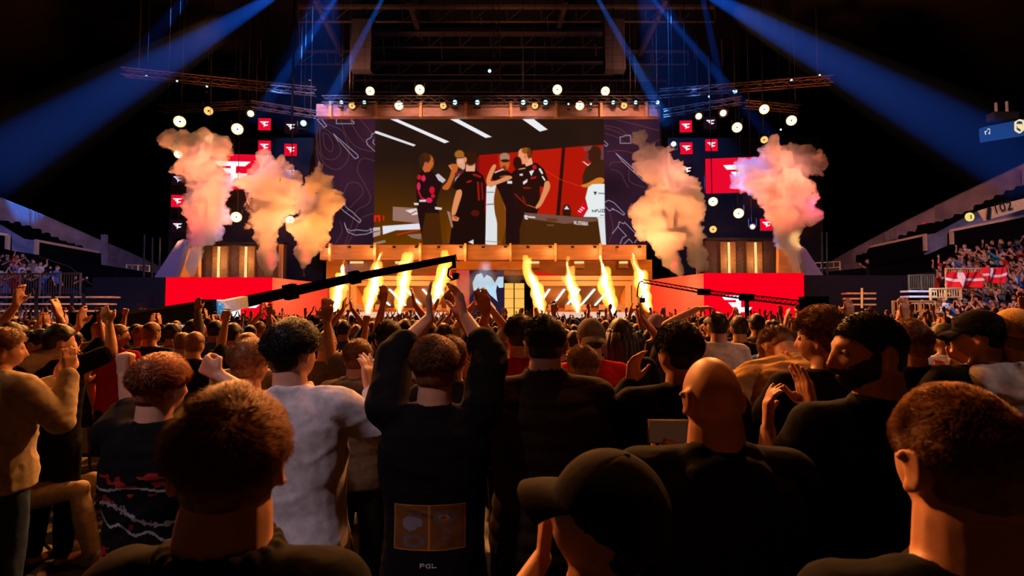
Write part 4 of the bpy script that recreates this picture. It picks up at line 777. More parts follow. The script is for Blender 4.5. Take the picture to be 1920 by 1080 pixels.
# railings
M_yrail = mat('yellow brown rail', (.75, .52, .22), .5, .3); M_drail = mat('dark rail', (.10, .065, .04), .5, .3)
def railing(a, b, h, n_, m_, label, posts=4, drop=0):
    a = Vector(a); b = Vector(b); r = empty('railing', a); tag(r, label, 'railing'); d = b-a; up = Vector((0, 0, h))
    MB().tube([up, d+up], .04, 6).build('top_rail', m_, r); MB().tube([Vector((0, 0, .1)), d+Vector((0, 0, .1))], .03, 6).build('bottom_rail', m_, r)
    bb = MB()
    for i in range(n_): p = d*(i+.5)/n_; bb.tube([p+Vector((0, 0, .1)), p+up], .014, 5)
    bb.build('balusters', m_, r)
    for i in range(posts): p = d*i/(posts-1); MB().tube([p-Vector((0, 0, drop)), p+up+Vector((0, 0, .03))], .045, 6).build('post', m_, r)
railing(at(-40, 556, 24), at(150, 554, 24), 1.0, 40, M_drail, 'dark upright-bar railing in front of the left stand crowd', 6)
railing(at(1705, 546, 21), at(1752, 545, 21), .62, 14, M_drail, 'dark railing over the blue lit ledge of the right stand', 3)
railing(at(1745, 563, 20), at(1802, 562, 20), .42, 12, M_yrail, 'yellow brown railing below the flags', 3)
railing(at(1675, 590, 18), at(1752, 590, 18), .44, 14, M_yrail, 'yellow brown railing beside the floor crowd at right', 4)
railing(at(1775, 545, 20.6), at(1885, 545, 20.6), .85, 26, M_yrail, 'yellow brown railing carrying the red flags', 5)
railing(at(237, 510, 33), at(280, 512, 33), .45, 2, M_yrail, 'pale handrail at the end of the left concrete wall', 3, 6)
railing(at(1528, 507, 33), at(1575, 504, 33), .45, 2, M_yrail, 'pale handrail at the end of the right concrete wall', 3, 6)
tag(MB().tube([at(73, 481, 25), at(130, 500, 25), at(172, 534, 24.5)], .02, 5).build('handrail', M_drail), 'thin grey handrail sloping down the left stand', 'handrail')
# bleacher fronts with glowing orange ledges
def ledge(x0, x1, y, Y, m_, label, grp):
    a = at(x0, y, Y); b = at(x1, y, Y); mb = MB().box(a.x, b.x, Y, Y+.5, a.z-.035, a.z+.035).build('bench_ledge', m_); tag(mb, label, 'ledge', grp); return mb
M_ledge = mat('oak ledge', (.80, .38, .14), .5, var=.3, scale=5)
for k, y in enumerate((557, 570, 583, 595, 607)):
    ledge(-50, 210-8*k, y, 22.4-.5*k, M_ledge, 'orange brown bleacher ledge below the left stand, %s' % ('topmost', 'second from top', 'middle one', 'second from bottom', 'lowest')[k], 'left bleacher ledges')
for x in (38, 68, 100, 135, 157): tag(MB().bar(at(x, 553, 22.3), at(x, 612, 20.2), .12).build('bleacher_strut', M_black), 'black upright strut crossing the left bleacher ledges', 'strut', 'left bleacher struts')
for k, y in enumerate((550, 560, 571)):
    ledge(1590+4*k, 1643, y, 24, M_ledge, 'orange bleacher ledge in the dark gap right of the red box, %s' % ('upper', 'middle', 'lower')[k], 'gap ledges')
tag(MB().tube([at(1616, 540, 23.7), at(1616, 578, 23.7)], .05).build('support_pole', M_yrail), 'pale upright pole in front of the gap ledges', 'pole')
for k, y in enumerate((546, 556, 568)): ledge(1705, 1756, y, 20.8-.3*k, mat('pale ledge', (.6, .6, .7), .5), 'pale blue lit ledge at the end of the right stand, %s' % ('upper', 'middle', 'lower')[k], 'blue lit ledges')
lamp('SPOT', at(1725, 500, 19.5), 160, (.4, .65, 1), .1, at(1728, 548, 20.8), 70, .6, 'ledge_light')
for x in (20, 110, 190): lamp('POINT', at(x, 575, 20.6), 28, (1, .45, .15), .1, name='ledge_light')
lamp('POINT', at(1615, 555, 23), 14, (1, .5, .2), .1, name='ledge_light'); lamp('POINT', at(1790, 570, 18.7), 22, (1, .6, .25), .1, name='ledge_light')
# flags
def flag(x0, x1, y0, y1, Y, seed, label):
    n_, k_ = 36, 24; a = at(x0, y0, Y); b = at(x1, y1, Y); r = empty('flag', a); tag(r, label, 'flag'); W = b.x-a.x; Hh = a.z-b.z; V = []; 
    for j in range(k_+1):
        for i in range(n_+1):
            u = i/n_; v = j/k_; V.append((u*W, .10*math.sin(u*9+seed+v*2)*(.4+v)+.05*math.sin(u*21+v*5), -v*Hh-.10*math.sin(u*PI)*Hh-.05*math.sin(u*8+seed)*v))
    f1 = []; f2 = []
    for j in range(k_):
        for i in range(n_):
            q = (j*(n_+1)+i, (j+1)*(n_+1)+i, (j+1)*(n_+1)+i+1, j*(n_+1)+i+1); u = (i+.5)/n_; v = (j+.5)/k_
            (f2 if (.30 < u < .44 or .42 < v < .58) else f1).append(q)
    me = bpy.data.meshes.new('cloth'); me.from_pydata(V, [], f1+f2); me.materials.append(mat('flag red', (.75, .01, .015), .7)); me.materials.append(mat('flag white', (.85, .8, .8), .7))
    me.polygons.foreach_set('material_index', [0]*len(f1)+[1]*len(f2)); me.shade_smooth(); o = link('cloth', me, None, r)
    s = o.modifiers.new('s', 'SOLIDIFY'); s.thickness = .01
flag(1777, 1841, 508, 537, 20.3, 0, 'red flag with white cross hung over the railing, left one of two'); flag(1843, 1885, 500, 528, 20.35, 2, 'rumpled red and white flag beside the flag with the white cross')
# ================================================================== CAMERA CRANES
r = empty('camera_crane', at(408, 590, 13)); r.location.z = 0; o = Vector(r.location); tag(r, 'long black camera crane with blue lit pivot reaching up toward the stage', 'camera crane')
M_cr = mat('crane black', (.005, .005, .007), .95, 0, spec=0); M_crs = mat('crane steel', (.45, .47, .5), .35, .7)
pv = at(405, 580, 13)
MB().bar(at(205, 613, 9.2)-o, at(395, 578, 12.6)-o, .28, .38).build('rear_boom', M_cr, r)
MB().bar(at(205, 607, 9.1)-o, at(395, 571, 12.4)-o, .05, .03).build('edge_highlight', mat('highlight grey', (.25, .3, .4), .4), r)  # pale strip stands in for the highlight along the boom's top edge
B0 = at(418, 575, 13.2)-o; B1 = at(545, 547, 16)-o; B2 = at(665, 520, 19)-o; B3 = at(850, 484, 24)-o
MB().bar(B0, B0.lerp(B1, .28), .22, .30).build('boom_collar', M_crs, r)
MB().bar(B0.lerp(B1, .28), B1, .24, .27).build('boom_section', M_cr, r); MB().bar(B1, B2, .24, .27).build('boom_section', M_cr, r); MB().bar(B2, B3, .24, .27).build('boom_section', M_cr, r)
for p in (B1, B2): MB().bar(p-Vector((.16, 0, .04)), p+Vector((.16, 0, .03)), .34, .44).build('clamp', M_cr, r)
pp = MB(); P0 = pv-o
for k, (dx, dz, rr) in enumerate(((-.05, .06, .14), (.1, .12, .1), (.15, -.05, .1), (-.2, -.12, .09), (-.3, -.22, .1), (.02, -.16, .08), (.22, .03, .07), (-.12, .16, .06))): pp.lathe(P0+Vector((dx, -.18, dz)), (0, 1, 0), [(rr*.6, 0), (rr, .04), (rr, .3), (rr*.6, .34)], 12)
pp.bar(P0+Vector((-.36, -.1, -.3)), P0+Vector((.25, -.1, .12)), .07); pp.build('pivot_gear', M_crs, r)
MB().box(P0.x-.42, P0.x-.05, -.1, .1, P0.z+.15, P0.z+.24).build('monitor_box', M_cr, r)
for i, t_ in enumerate((.1, .32, .5, .62, .8)): q = at(205, 613, 9.2).lerp(at(395, 578, 12.6), t_)-o+Vector((0, -.16, .03*(-1)**i)); MB().lathe(q, (0, -1, 0), [(.05, 0), (.05, .04), (.03, .05)], 10).build('knob', M_crs, r)
MB().tube([Vector((P0.x, .1, P0.z-.1)), Vector((P0.x, .1, .25))], .09, 10).build('column', M_cr, r)
for k in range(3): an = 2*PI*k/3+.4; MB().bar((P0.x, .1, .35), (P0.x+.7*math.cos(an), .1+.7*math.sin(an), .05), .08).build('leg', M_cr, r)
MB().box(at(205, 613, 9.2).x-o.x-.5, at(205, 613, 9.2).x-o.x+.1, 9.2-13-.25, 9.2-13+.2, at(205, 613, 9.2).z-.3, at(205, 613, 9.2).z+.25).build('counterweight', M_cr, r)
hd = B3; MB().bar(hd+Vector((0, 0, .12)), hd+Vector((.05, 0, -.45)), .16).build('head_bracket', M_cr, r)
MB().tube([hd+Vector((.02, 0, -.35)), hd+Vector((-.2, 0, -.5)), hd+Vector((-.24, 0, -.8)), hd+Vector((-.05, 0, -.98)), hd+Vector((.2, 0, -.9)), hd+Vector((.26, 0, -.7))], .05, 8).build('gimbal_ring', M_cr, r)
cm = MB().box(hd.x-.02, hd.x+.26, -.2+hd.y, .2+hd.y, hd.z-.92, hd.z-.68); cm.lathe((hd.x+.12, hd.y-.2, hd.z-.8), (0, -1, 0), [(.08, 0), (.09, .1), (.07, .12)], 12); cm.build('camera_body', M_metal, r)
MB().tube([hd+Vector((-.02, 0, .1)), hd+Vector((.1, 0, .18)), hd+Vector((.14, 0, -.1)), hd+Vector((.28, 0, -.12))], .025, 6).build('cable', M_cr, r)
lamp('SPOT', at(430, 540, 11.6), 260, (.12, .55, 1), .1, at(420, 576, 13), 26, .6, 'pivot_blue_light')  # added blue spot that gives the pivot its blue light
r = empty('camera_crane', at(1400, 590, 17)); r.location.z = 0; o = Vector(r.location); tag(r, 'thin dark camera crane in front of the right red box', 'camera crane')
A0 = at(1206, 527, 21)-o; A1 = at(1320, 547, 19)-o; A2 = at(1400, 557, 17)-o; A3 = at(1512, 570, 14.5)-o
for p, q, w_ in ((A0, A1, .12), (A1, A2, .13), (A2, A3, .14)):
    sg = MB(); L_ = (q-p)
    for sy, sz in ((-1, -1), (1, -1), (0, 1)): off = Vector((0, sy*w_/2, sz*w_/2)); sg.tube([p+off, q+off], .022, 6)
    k_ = 12
    for i in range(k_): sg.tube([p+L_*i/k_+Vector((0, -w_/2, -w_/2)), p+L_*(i+.5)/k_+Vector((0, 0, w_/2)), p+L_*(i+1)/k_+Vector((0, -w_/2, -w_/2))], .012, 4)
    sg.build('boom_section', M_cr, r)
for p in (A1, A2): MB().bar(p-Vector((.2, 0, 0)), p+Vector((.2, 0, -.02)), .22).build('clamp', M_cr, r)
MB().tube([A2, Vector((A2.x, 0, .2))], .07, 8).build('column', M_cr, r)
for k in range(3): an = 2*PI*k/3; MB().bar((A2.x, 0, .3), (A2.x+.6*math.cos(an), .6*math.sin(an), .05), .07).build('leg', M_cr, r)
MB().box(A3.x-.1, A3.x+.5, A3.y-.2, A3.y+.2, A3.z-.2, A3.z+.2).build('counterweight', M_cr, r)
MB().tube([A0, A0+Vector((-.15, 0, -.05)), A0+Vector((-.22, 0, -.3)), A0+Vector((-.24, 0, -.6)), A0+Vector((-.1, 0, -.72)), A0+Vector((-.05, 0, -.55))], .03, 6).build('gimbal_ring', M_cr, r)
cm = MB().box(A0.x-.2, A0.x+.02, A0.y-.2, A0.y+.2, A0.z-.85, A0.z-.66); cm.lathe((A0.x-.1, A0.y-.2, A0.z-.75), (0, -1, 0), [(.07, 0), (.08, .1), (.06, .12)], 12); cm.build('camera_body', M_metal, r)
# ================================================================== PEOPLE
def sph(c, r, n=12, m_=8):
    c = np.array(c, float); r = np.broadcast_to(np.array(r, float), 3)
    V = [(0, 0, 1)]+[(math.sin(PI*i/m_)*math.cos(2*PI*k/n), math.sin(PI*i/m_)*math.sin(2*PI*k/n), math.cos(PI*i/m_)) for i in range(1, m_) for k in range(n)]+[(0, 0, -1)]
    F = [(0, 1+k, 1+(k+1) % n) for k in range(n)]+[(1+i*n+k, 1+(i+1)*n+k, 1+(i+1)*n+(k+1) % n, 1+i*n+(k+1) % n) for i in range(m_-2) for k in range(n)]
    F += [(1+(m_-1)*n, 1+(m_-2)*n+(k+1) % n, 1+(m_-2)*n+k) for k in range(n)]
    return np.array(V)*r+c, F
class Bod:
    def __init__(s): s.V = []; s.F = []; s.n = 0
    def add(s, V, F): s.V.append(np.asarray(V, float)); s.F += [tuple(i+s.n for i in f) for f in F]; s.n += len(V)
    def ball(s, c, r, n=12, m_=8): s.add(*sph(c, r, n, m_))
    def limb(s, pts, rads, n=12):
        pts = [Vector(p) for p in pts]
        mb = MB().tube(pts, rads, n); s.add(mb.v, mb.f)
        for p, r in zip(pts, rads): s.ball(p, r*.995, n, 8)
    def loft(s, secs, n=20, p_=2.3):   # (cx,cy,z,rx,ry)
        V = []
        for cx, cy, z, rx, ry in secs:
            for k in range(n):
                t = 2*PI*k/n; c = math.cos(t); q = math.sin(t); V.append((cx+rx*math.copysign(abs(c)**(2/p_), c), cy+ry*math.copysign(abs(q)**(2/p_), q), z))
        F = [(i*n+k, i*n+(k+1) % n, (i+1)*n+(k+1) % n, (i+1)*n+k) for i in range(len(secs)-1) for k in range(n)]+[tuple(range(n))[::-1], tuple((len(secs)-1)*n+k for k in range(n))]
        s.add(V, F)
    def data(s): return np.concatenate(s.V), s.F
HC = np.array([0, 0, 1.645])
def head_surface(D, face=1.0):
    x, y, z = D.T; r = 1/np.sqrt((x/.074)**2+(y/.096)**2+(z/.116)**2); P = D*r[:, None]; X, Y, Z = P.T.copy()
    front = sstep(Y, -.05, .06); low = sstep(-Z, 0.0, .115)
    X = X*(1-.30*low*front)*(1-.06*sstep(y, .3, .9)+.04*sstep(-y, .1, .7)*sstep(z, -.3, .4))
    Y = np.where(Y < 0, Y*(1-.42*sstep(-Z, .035, .11))*(1+.03*sstep(z, 0, .5)), Y)
    f = sstep(y, .45, .85)*face
    Y = Y+f*(.013*sstep(-Z, .02, .10)-.006*sstep(Z, .03, .09))
    g = lambda v, c, s_: np.exp(-((v-c)/s_)**2)
    Y = Y+f*(.031*g(X, 0, .012)*np.interp(Z, [-.052, -.040, -.032, -.010, .022], [0, .55, 1, .55, 0])+.006*g(Z, .028, .010)*g(np.abs(X), .026, .022)
        -.012*g(np.abs(X), .031, .013)*g(Z, .006, .012)+.006*g(X, 0, .022)*g(Z, -.066, .006)+.005*g(X, 0, .020)*g(Z, -.079, .006)-.004*g(X, 0, .02)*g(Z, -.0725, .003)+.008*g(X, 0, .022)*g(Z, -.104, .014)
        +.004*g(np.abs(X), .042, .016)*g(Z, -.028, .016))
    return np.stack([X, Y, Z], 1)
def sphere_dirs(nu, nv):
    V, F = sph((0, 0, 0), 1, nu, nv); return V, F
def rotm(yaw, pitch, roll=0): return np.array(Euler((pitch, roll, yaw), 'XYZ').to_matrix())
def headxf(P, yaw, pitch, roll=0, piv=(0, -.012, 1.55)):
    piv = np.array(piv); return (P-piv)@rotm(yaw, pitch, roll).T+piv
def bend(P, lx, ly):
    if not lx and not ly: return P
    t = sstep(P[:, 2], .80, 1.25)*0+np.clip((P[:, 2]-.88)/.42, 0, 1); Q = P.copy(); z = np.clip(P[:, 2]-.88, 0, None)
    # progressive rotation about the waist
    a = lx*t; b = ly*t; y = P[:, 1]; x = P[:, 0]
    Q[:, 1] = y*np.cos(a)+z*np.sin(a*.75); zz = z*np.cos(a*.75)-y*np.sin(a)*.8
    Q[:, 0] = x*np.cos(b)+zz*np.sin(b*.75); zz = zz*np.cos(b*.75)-x*np.sin(b)*.8
    Q[:, 2] = np.where(P[:, 2] > .88, .88+zz, P[:, 2]); return Q
def hand(B, w, u, n_, side, curl=.35, spread=.12, fist=False, sc=1.0, rf=1.0):
    # w wrist, u towards fingers, n_ palm normal, thumb leaves on the s side
    w = Vector(w); u = Vector(u).normalized(); n_ = Vector(n_); n_ = (n_-u*n_.dot(u)).normalized(); s = u.cross(n_)*side
    if fist: curl = 1.55
    for k, q in enumerate((-.032, -.011, .011, .031)):
        B.limb([w+s*q*.55+u*.005, w+s*q+u*.085*sc], [.0155, .0145], 8)
    for k, (q, L_) in enumerate(((.034, .070), (.012, .080), (-.011, .075), (-.032, .058))):
        p = w+s*q+u*.088*sc; d = (u+s*(q*spread*18)).normalized(); pts = [p]; ang = curl*(.55 if k == 0 and not fist else .8+.12*k)
        for j, f_ in enumerate((.45, .31, .24)):
            d = (Matrix.Rotation(-ang*side*1.0 if True else 0, 3, s*side)@d).normalized() if False else (d*math.cos(ang)+n_*math.sin(ang)).normalized()
            n2 = n_
            p = p+d*L_*f_*sc; pts.append(p)
            # carry the palm normal round the finger
            n_k = (n2*math.cos(ang)-u*math.sin(ang)) if j < 2 else n2
            n_ = n_k if fist or curl > .9 else n_
        n_ = Vector(n2) if not (fist or curl > .9) else (Vector(NB) if False else n_)
        B.limb(pts, [.0092*rf, .0088*rf, .0082*rf, .0072*rf], 8)
        if fist or curl > .9: n_ = HN[0]
    t0 = w+s*.026+u*.02; t1 = t0+(s*.75+u*.55+HN[0]*.35).normalized()*.036; t2 = t1+((s*.15+u*.95+HN[0]*.5) if not fist else (s*-.45+u*.5+HN[0]*.9)).normalized()*.033; t3 = t2+((u*.9+HN[0]*.5-s*.1) if not fist else (s*-.9+u*.1+HN[0]*.5)).normalized()*.027
    B.limb([t0, t1, t2, t3], [.016, .0125*rf, .011*rf, .009*rf], 8)
HN = [None]
def hand_(B, w, u, n_, side, **k):
    u = Vector(u).normalized(); n_ = Vector(n_); HN[0] = (n_-u*n_.dot(u)).normalized(); hand(B, w, u, HN[0], side, **k)
ARMS = {  # elbow, wrist (right side, +x), hand dir, palm normal, curl, fist
    'down': ((.245, -.03, 1.15), (.27, .06, .91), (0, .25, -1), (-1, 0, 0), .4, False),
    'front': ((.25, .03, 1.17), (.13, .25, 1.20), (-.5, .8, .2), (0, -.2, 1), .5, False),
    'clap': ((.27, .12, 1.24), (.05, .34, 1.42), (-.12, .25, 1), (-1, .0, 0), .12, False),
    'clap_high': ((.27, .16, 1.52), (.055, .24, 1.76), (-.1, .05, 1), (-1, 0, 0), .12, False),
    'clap_over': ((.24, .12, 1.66), (.06, .12, 1.90), (-.15, .0, 1), (-1, 0, 0), .15, False),
    'up': ((.27, .08, 1.66), (.22, .10, 1.92), (.02, 0, 1), (0, 1, 0), .25, False),
    'up_fist': ((.27, .10, 1.64), (.24, .12, 1.88), (-.02, 0, 1), (0, 1, 0), 1.5, True),
    'side_up': ((.40, .10, 1.50), (.44, .14, 1.76), (0, 0, 1), (0, 1, 0), .3, False),
    'phone': ((.22, .12, 1.40), (.07, .36, 1.58), (-.1, .1, 1), (-.2, -1, 0), .5, False),
    'on_head': ((.42, .02, 1.66), (.16, .02, 1.80), (-1, .1, .1), (0, 0, -1), .3, False),
    'mouth': ((.26, .14, 1.30), (.08, .20, 1.50), (-.2, 0, 1), (-.6, -.6, 0), .4, False)}
def arm_pts(side, spec):
    a = ARMS[spec] if isinstance(spec, str) else spec
    m_ = lambda v: Vector((v[0]*side, v[1], v[2]))
    return m_((.178, -.015, 1.435)), m_(a[0]), m_(a[1]), m_(a[2]), m_(a[3]), a[4], a[5]
def shoulder_shift(e, s): # raised arms lift the shoulder
    up = max(0, (e.z-s.z)); return s+Vector((0, .01, .12*min(1, up/.22)*.6))
TORSO = [(0, 0, .84, .14, .105), (0, -.005, .93, .165, .12), (0, -.005, 1.04, .150, .105), (0, 0, 1.15, .150, .105), (0, 0, 1.27, .170, .115), (0, -.005, 1.37, .180, .115), (0, -.012, 1.44, .150, .092), (0, -.018, 1.49, .09, .066), (0, -.018, 1.52, .058, .056)]
def make_body(s, vox):
    B = Bod(); h0 = Bod()
    D, F = sphere_dirs(72, 54); hp = head_surface(D)
    h0.add(hp+HC, F)
    for sx in (-1, 1):
        ec = np.array([sx*.076, -.010, 1.639])
        pts = [ec+np.array([sx*(.004+.013*max(0, -math.cos(t))*1), -.019*math.cos(t)-.005, .029*math.sin(t)+.002]) for t in np.linspace(-1.9, 2.5, 9)]
        h0.limb([tuple(p) for p in pts], [.0058]*9, 8); h0.ball(ec+np.array([sx*.003, -.004, 0]), (.0065, .018, .026)); h0.ball(ec+np.array([sx*.004, .002, -.024]), (.0065, .010, .012))
    V, F = h0.data(); B.add(headxf(V, s['yaw'], s['pitch'], s['roll']), F)
    nk = s['neck']; hb = headxf(np.array([[0, -.022, 1.58]]), s['yaw'], s['pitch'], s['roll'])[0]
    B.limb([(0, -.024, 1.45), (0, -.026, 1.52), tuple(hb)], [.070*nk, .062*nk, .057*nk], 16)
    B.loft([(cx, cy, z, rx*s['wide'], ry*s['wide']) for cx, cy, z, rx, ry in TORSO])
    for sd, sp in ((-1, s['L']), (1, s['R'])):
        S, E, W_, U, Nn, cu, fi = arm_pts(sd, sp); S = shoulder_shift(E, S); S.x *= s['wide']
        B.limb([(0.05*sd, -.028, 1.49), (0.115*sd, -.02, 1.462), S], [.040, .046, .060], 12)
        B.limb([S, S.lerp(E, .4), E], [.056, .050, .040], 12); B.limb([E, E.lerp(W_, .3), W_], [.040, .041, .026], 12)
        hand_(B, W_+(W_-E).normalized()*.005, U, Nn, -sd, curl=cu, fist=fi, rf=s.get('rf', 1))
    for sd, lg in ((-1, s['legL']), (1, s['legR'])):
        hp_, kn, an = [Vector((p[0]*sd, p[1], p[2])) for p in lg]
        B.limb([hp_, kn, kn.lerp(an, .3), an], [.085, .055, .056, .036], 12); B.limb([an+Vector((0, -.03, -.05)), an+Vector((0, .08, -.065)), an+Vector((0, .16, -.07))], [.03, .033, .022], 10)
    V, F = B.data(); me = remesh(V, F, vox, 1); set_co(me, bend(get_co(me).astype(float), s['lx'], s['ly'])); return me
LEG = ((.09, 0, .90), (.105, .015, .49), (.11, -.02, .09))
def wrinkle(me, amp, seed, vert=False):
    P = get_co(me).astype(float); N_ = get_no(me)
    Q = P*np.array([1, 1, .55]) if vert else P*np.array([.5, .5, 1.3])
    Q = Q+.10*np.stack([vnoise(P, 4, seed), vnoise(P, 4, seed+1), vnoise(P, 4, seed+2)], 1)
    r1 = np.clip(1-np.abs(vnoise(Q, 7, seed+3))*3.2, -.2, 1)**1; r2 = np.clip(1-np.abs(vnoise(Q, 14, seed+4))*3.2, -.2, 1)
    set_co(me, P+N_*((r1*.7+r2*.3)*amp)[:, None])
def make_shirt(s, vox, seed):
    B = Bod(); e = s['fit']; sl = s['sleeve']; wd = s['wide']
    top = 1.515
    B.loft([(cx, cy, z, (rx+e)*wd, (ry+e)*wd) for cx, cy, z, rx, ry in [(0, -.002, s['hem'], .165, .115)]+[t for t in TORSO if t[2] > s['hem']+.06 and t[2] < 1.45]]+[(0, -.02, 1.475, .115+e*.6, .080+e*.5), (0, -.022, 1.505, .074+e*.35, .070+e*.3), (0, -.025, 1.528, .062+e*.25, .061+e*.25)])
    for sd, sp in ((-1, s['L']), (1, s['R'])):
        S, E, W_, U, Nn, cu, fi = arm_pts(sd, sp); S = shoulder_shift(E, S); S.x *= wd
        B.limb([(0.05*sd, -.03, 1.475), (0.115*sd, -.02, 1.452), S], [.040+e*.7, .048+e*.8, .062+e*.6], 12)
        if sl == 'short': B.limb([S, S.lerp(E, .72)], [.062+e*.6, .058+e*.9], 14)
        elif sl == 'long': B.limb([S, S.lerp(E, .5), E], [.062+e*.6, .056+e*.7, .050+e*.6], 14); B.limb([E, E.lerp(W_, .5), E.lerp(W_, .93)], [.050+e*.6, .044+e*.6, .034+e*.4], 14)
        elif sl == 'roll': B.limb([S, E, E.lerp(W_, .25)], [.062+e*.6, .052+e*.8, .048+e*.8], 14)
    if s.get('collar'):
        c = s['collar']; nrk = s['neck']
        for t in np.linspace(0, 2*PI, 20): B.ball((.068*nrk*math.cos(t), -.022+.066*nrk*math.sin(t), 1.505+c*.5), (.014, .014, c), 8, 6)
    if s.get('hood'):
        B.ball((0, -.105, 1.47), (.115, .055, .055)); B.ball((.06, -.06, 1.50), (.05, .05, .045)); B.ball((-.06, -.06, 1.50), (.05, .05, .045))
    V, F = B.data(); me = remesh(V, F, vox, 3); wrinkle(me, s.get('wr', .007), seed)
    if s.get('quilt'):
        P = get_co(me).astype(float); q_ = np.abs(np.sin((P[:, 2]+.02*np.cos(P[:, 0]*9))*PI/.075))**.5; set_co(me, P+get_no(me)*((q_-.5)*.012*(P[:, 2] < 1.50))[:, None])
    set_co(me, bend(get_co(me).astype(float), s['lx'], s['ly'])); return me
def make_trousers(s, vox, seed):
    B = Bod()
    B.loft([(0, -.005, .80, .17, .12), (0, -.008, .88, .182, .132), (0, -.008, .96, .176, .126), (0, -.005, 1.0, .166, .118)])
    for sd, lg in ((-1, s['legL']), (1, s['legR'])):
        hp_, kn, an = [Vector((p[0]*sd, p[1], p[2])) for p in lg]
        B.limb([hp_, hp_.lerp(kn, .5), kn, kn.lerp(an, .4), an+Vector((0, 0, .01))], [.104, .09, .072, .070, .058], 14)
    V, F = B.data(); me = remesh(V, F, vox, 3); wrinkle(me, .007, seed, True); return me
THR_Y = [-1, -.6, -.3, -.05, .12, .22, .36, .6, 1]; THR_Z = [-.68, -.56, -.27, .14, .10, -.02, .14, .42, .56]
def hair_mask(D, style):
    h = np.hypot(D[:, 0], D[:, 1])+1e-6; thr = np.interp(D[:, 1]/h, THR_Y, THR_Z)
    if style == 'bald': thr = thr+1.2*sstep(D[:, 2], .25, .5)
    return sstep(D[:, 2]-thr, -.05, .09)
def hair_pts(D, style, thick, seed=0, lump=.25):
    m_ = hair_mask(D, style); P = head_surface(D, .6); top = .14+.86*sstep(D[:, 2], -.15, .60)
    if style == 'mop': top = .75+.25*top
    n_ = vnoise(D*np.array([1, 1, 1]), 3.2, seed)*.6+vnoise(D, 7, seed+1)*.4
    t = thick*m_*top*(1+lump*n_)-.007*(1-m_)
    return P+D*t[:, None]
def beard_pts(D, th=.006):
    h = np.hypot(D[:, 0], D[:, 1])+1e-6; yv = D[:, 1]/h; P = head_surface(D, 1.0)
    tz = np.interp(yv, [-.05, .12, .30, .5, .7, .85, 1], [-.12, -.12, -.04, .14, .28, .37, .43])
    tz = tz+.07*vnoise(D, 13, 5)+.04*vnoise(D, 27, 6); m_ = sstep(yv, -.08, .12)*sstep(-D[:, 2]-tz, -.11, .10)
    m_ = m_*(1-.9*np.exp(-(D[:, 0]/.22)**2-((D[:, 2]+.60)/.045)**2)*sstep(yv, .8, .95))
    return P+D*(th*m_*(1+.5*vnoise(D, 22, 3))-.006*(1-m_))[:, None]
def strands(style, thick, n_, L_, wid, seed, mess=.3):
    rg = np.random.default_rng(seed); D = rg.normal(size=(n_*2, 3)); D /= np.linalg.norm(D, axis=1)[:, None]
    m_ = hair_mask(D, style); D = D[m_ > .35][:n_]; R = hair_pts(D, style, thick, seed)-D*.003
    wh = np.array([.12, -.62, .78]); wh /= np.linalg.norm(wh); T = D*1.0-wh*(D@wh)[:, None]; away = D-wh; away -= D*(np.sum(away*D, 1))[:, None]; away /= np.linalg.norm(away, axis=1)[:, None]+1e-6
    sw = np.cross(D, away); near = np.exp(-np.linalg.norm(D-wh, axis=1)/.5)[:, None]
    nz = np.stack([vnoise(D, 5, seed+k) for k in (11, 12, 13)], 1); nz -= D*(np.sum(nz*D, 1))[:, None]
    t = away*(1-near*.4)+sw*near*1.1+nz*mess*1.6+rg.normal(size=D.shape)*.16*(1+mess); t -= D*(np.sum(t*D, 1))[:, None]; t /= np.linalg.norm(t, axis=1)[:, None]+1e-6
    down = np.array([0, 0, -1.0])
    topf = (.22+.78*sstep(D[:, 2], -.2, .55))[:, None]; Ls = L_*topf*rg.uniform(.6, 1.25, (len(D), 1))
    d1 = t*.75+D*.55; d2 = t*.95+D*.12+down*.15*(1-topf)
    P0 = R; P1 = R+d1*Ls*.5; P2 = P1+d2*Ls*.5
    a = np.cross(t, D); b = D
    tri = [(1, 0), (-.5, .87), (-.5, -.87)]; V = np.zeros((len(D), 7, 3))
    for k, (c, s_) in enumerate(tri):
        V[:, k] = P0+(a*c+b*s_)*wid; V[:, 3+k] = P1+(a*c+b*s_)*wid*.8
    V[:, 6] = P2; base = (np.arange(len(D))*7)[:, None]
    q = np.array([[0, 1, 4], [0, 4, 3], [1, 2, 5], [1, 5, 4], [2, 0, 3], [2, 3, 5], [3, 4, 6], [4, 5, 6], [5, 3, 6]])
    F = (base[:, :, None]+q[None]).reshape(-1, 3); return V.reshape(-1, 3), F
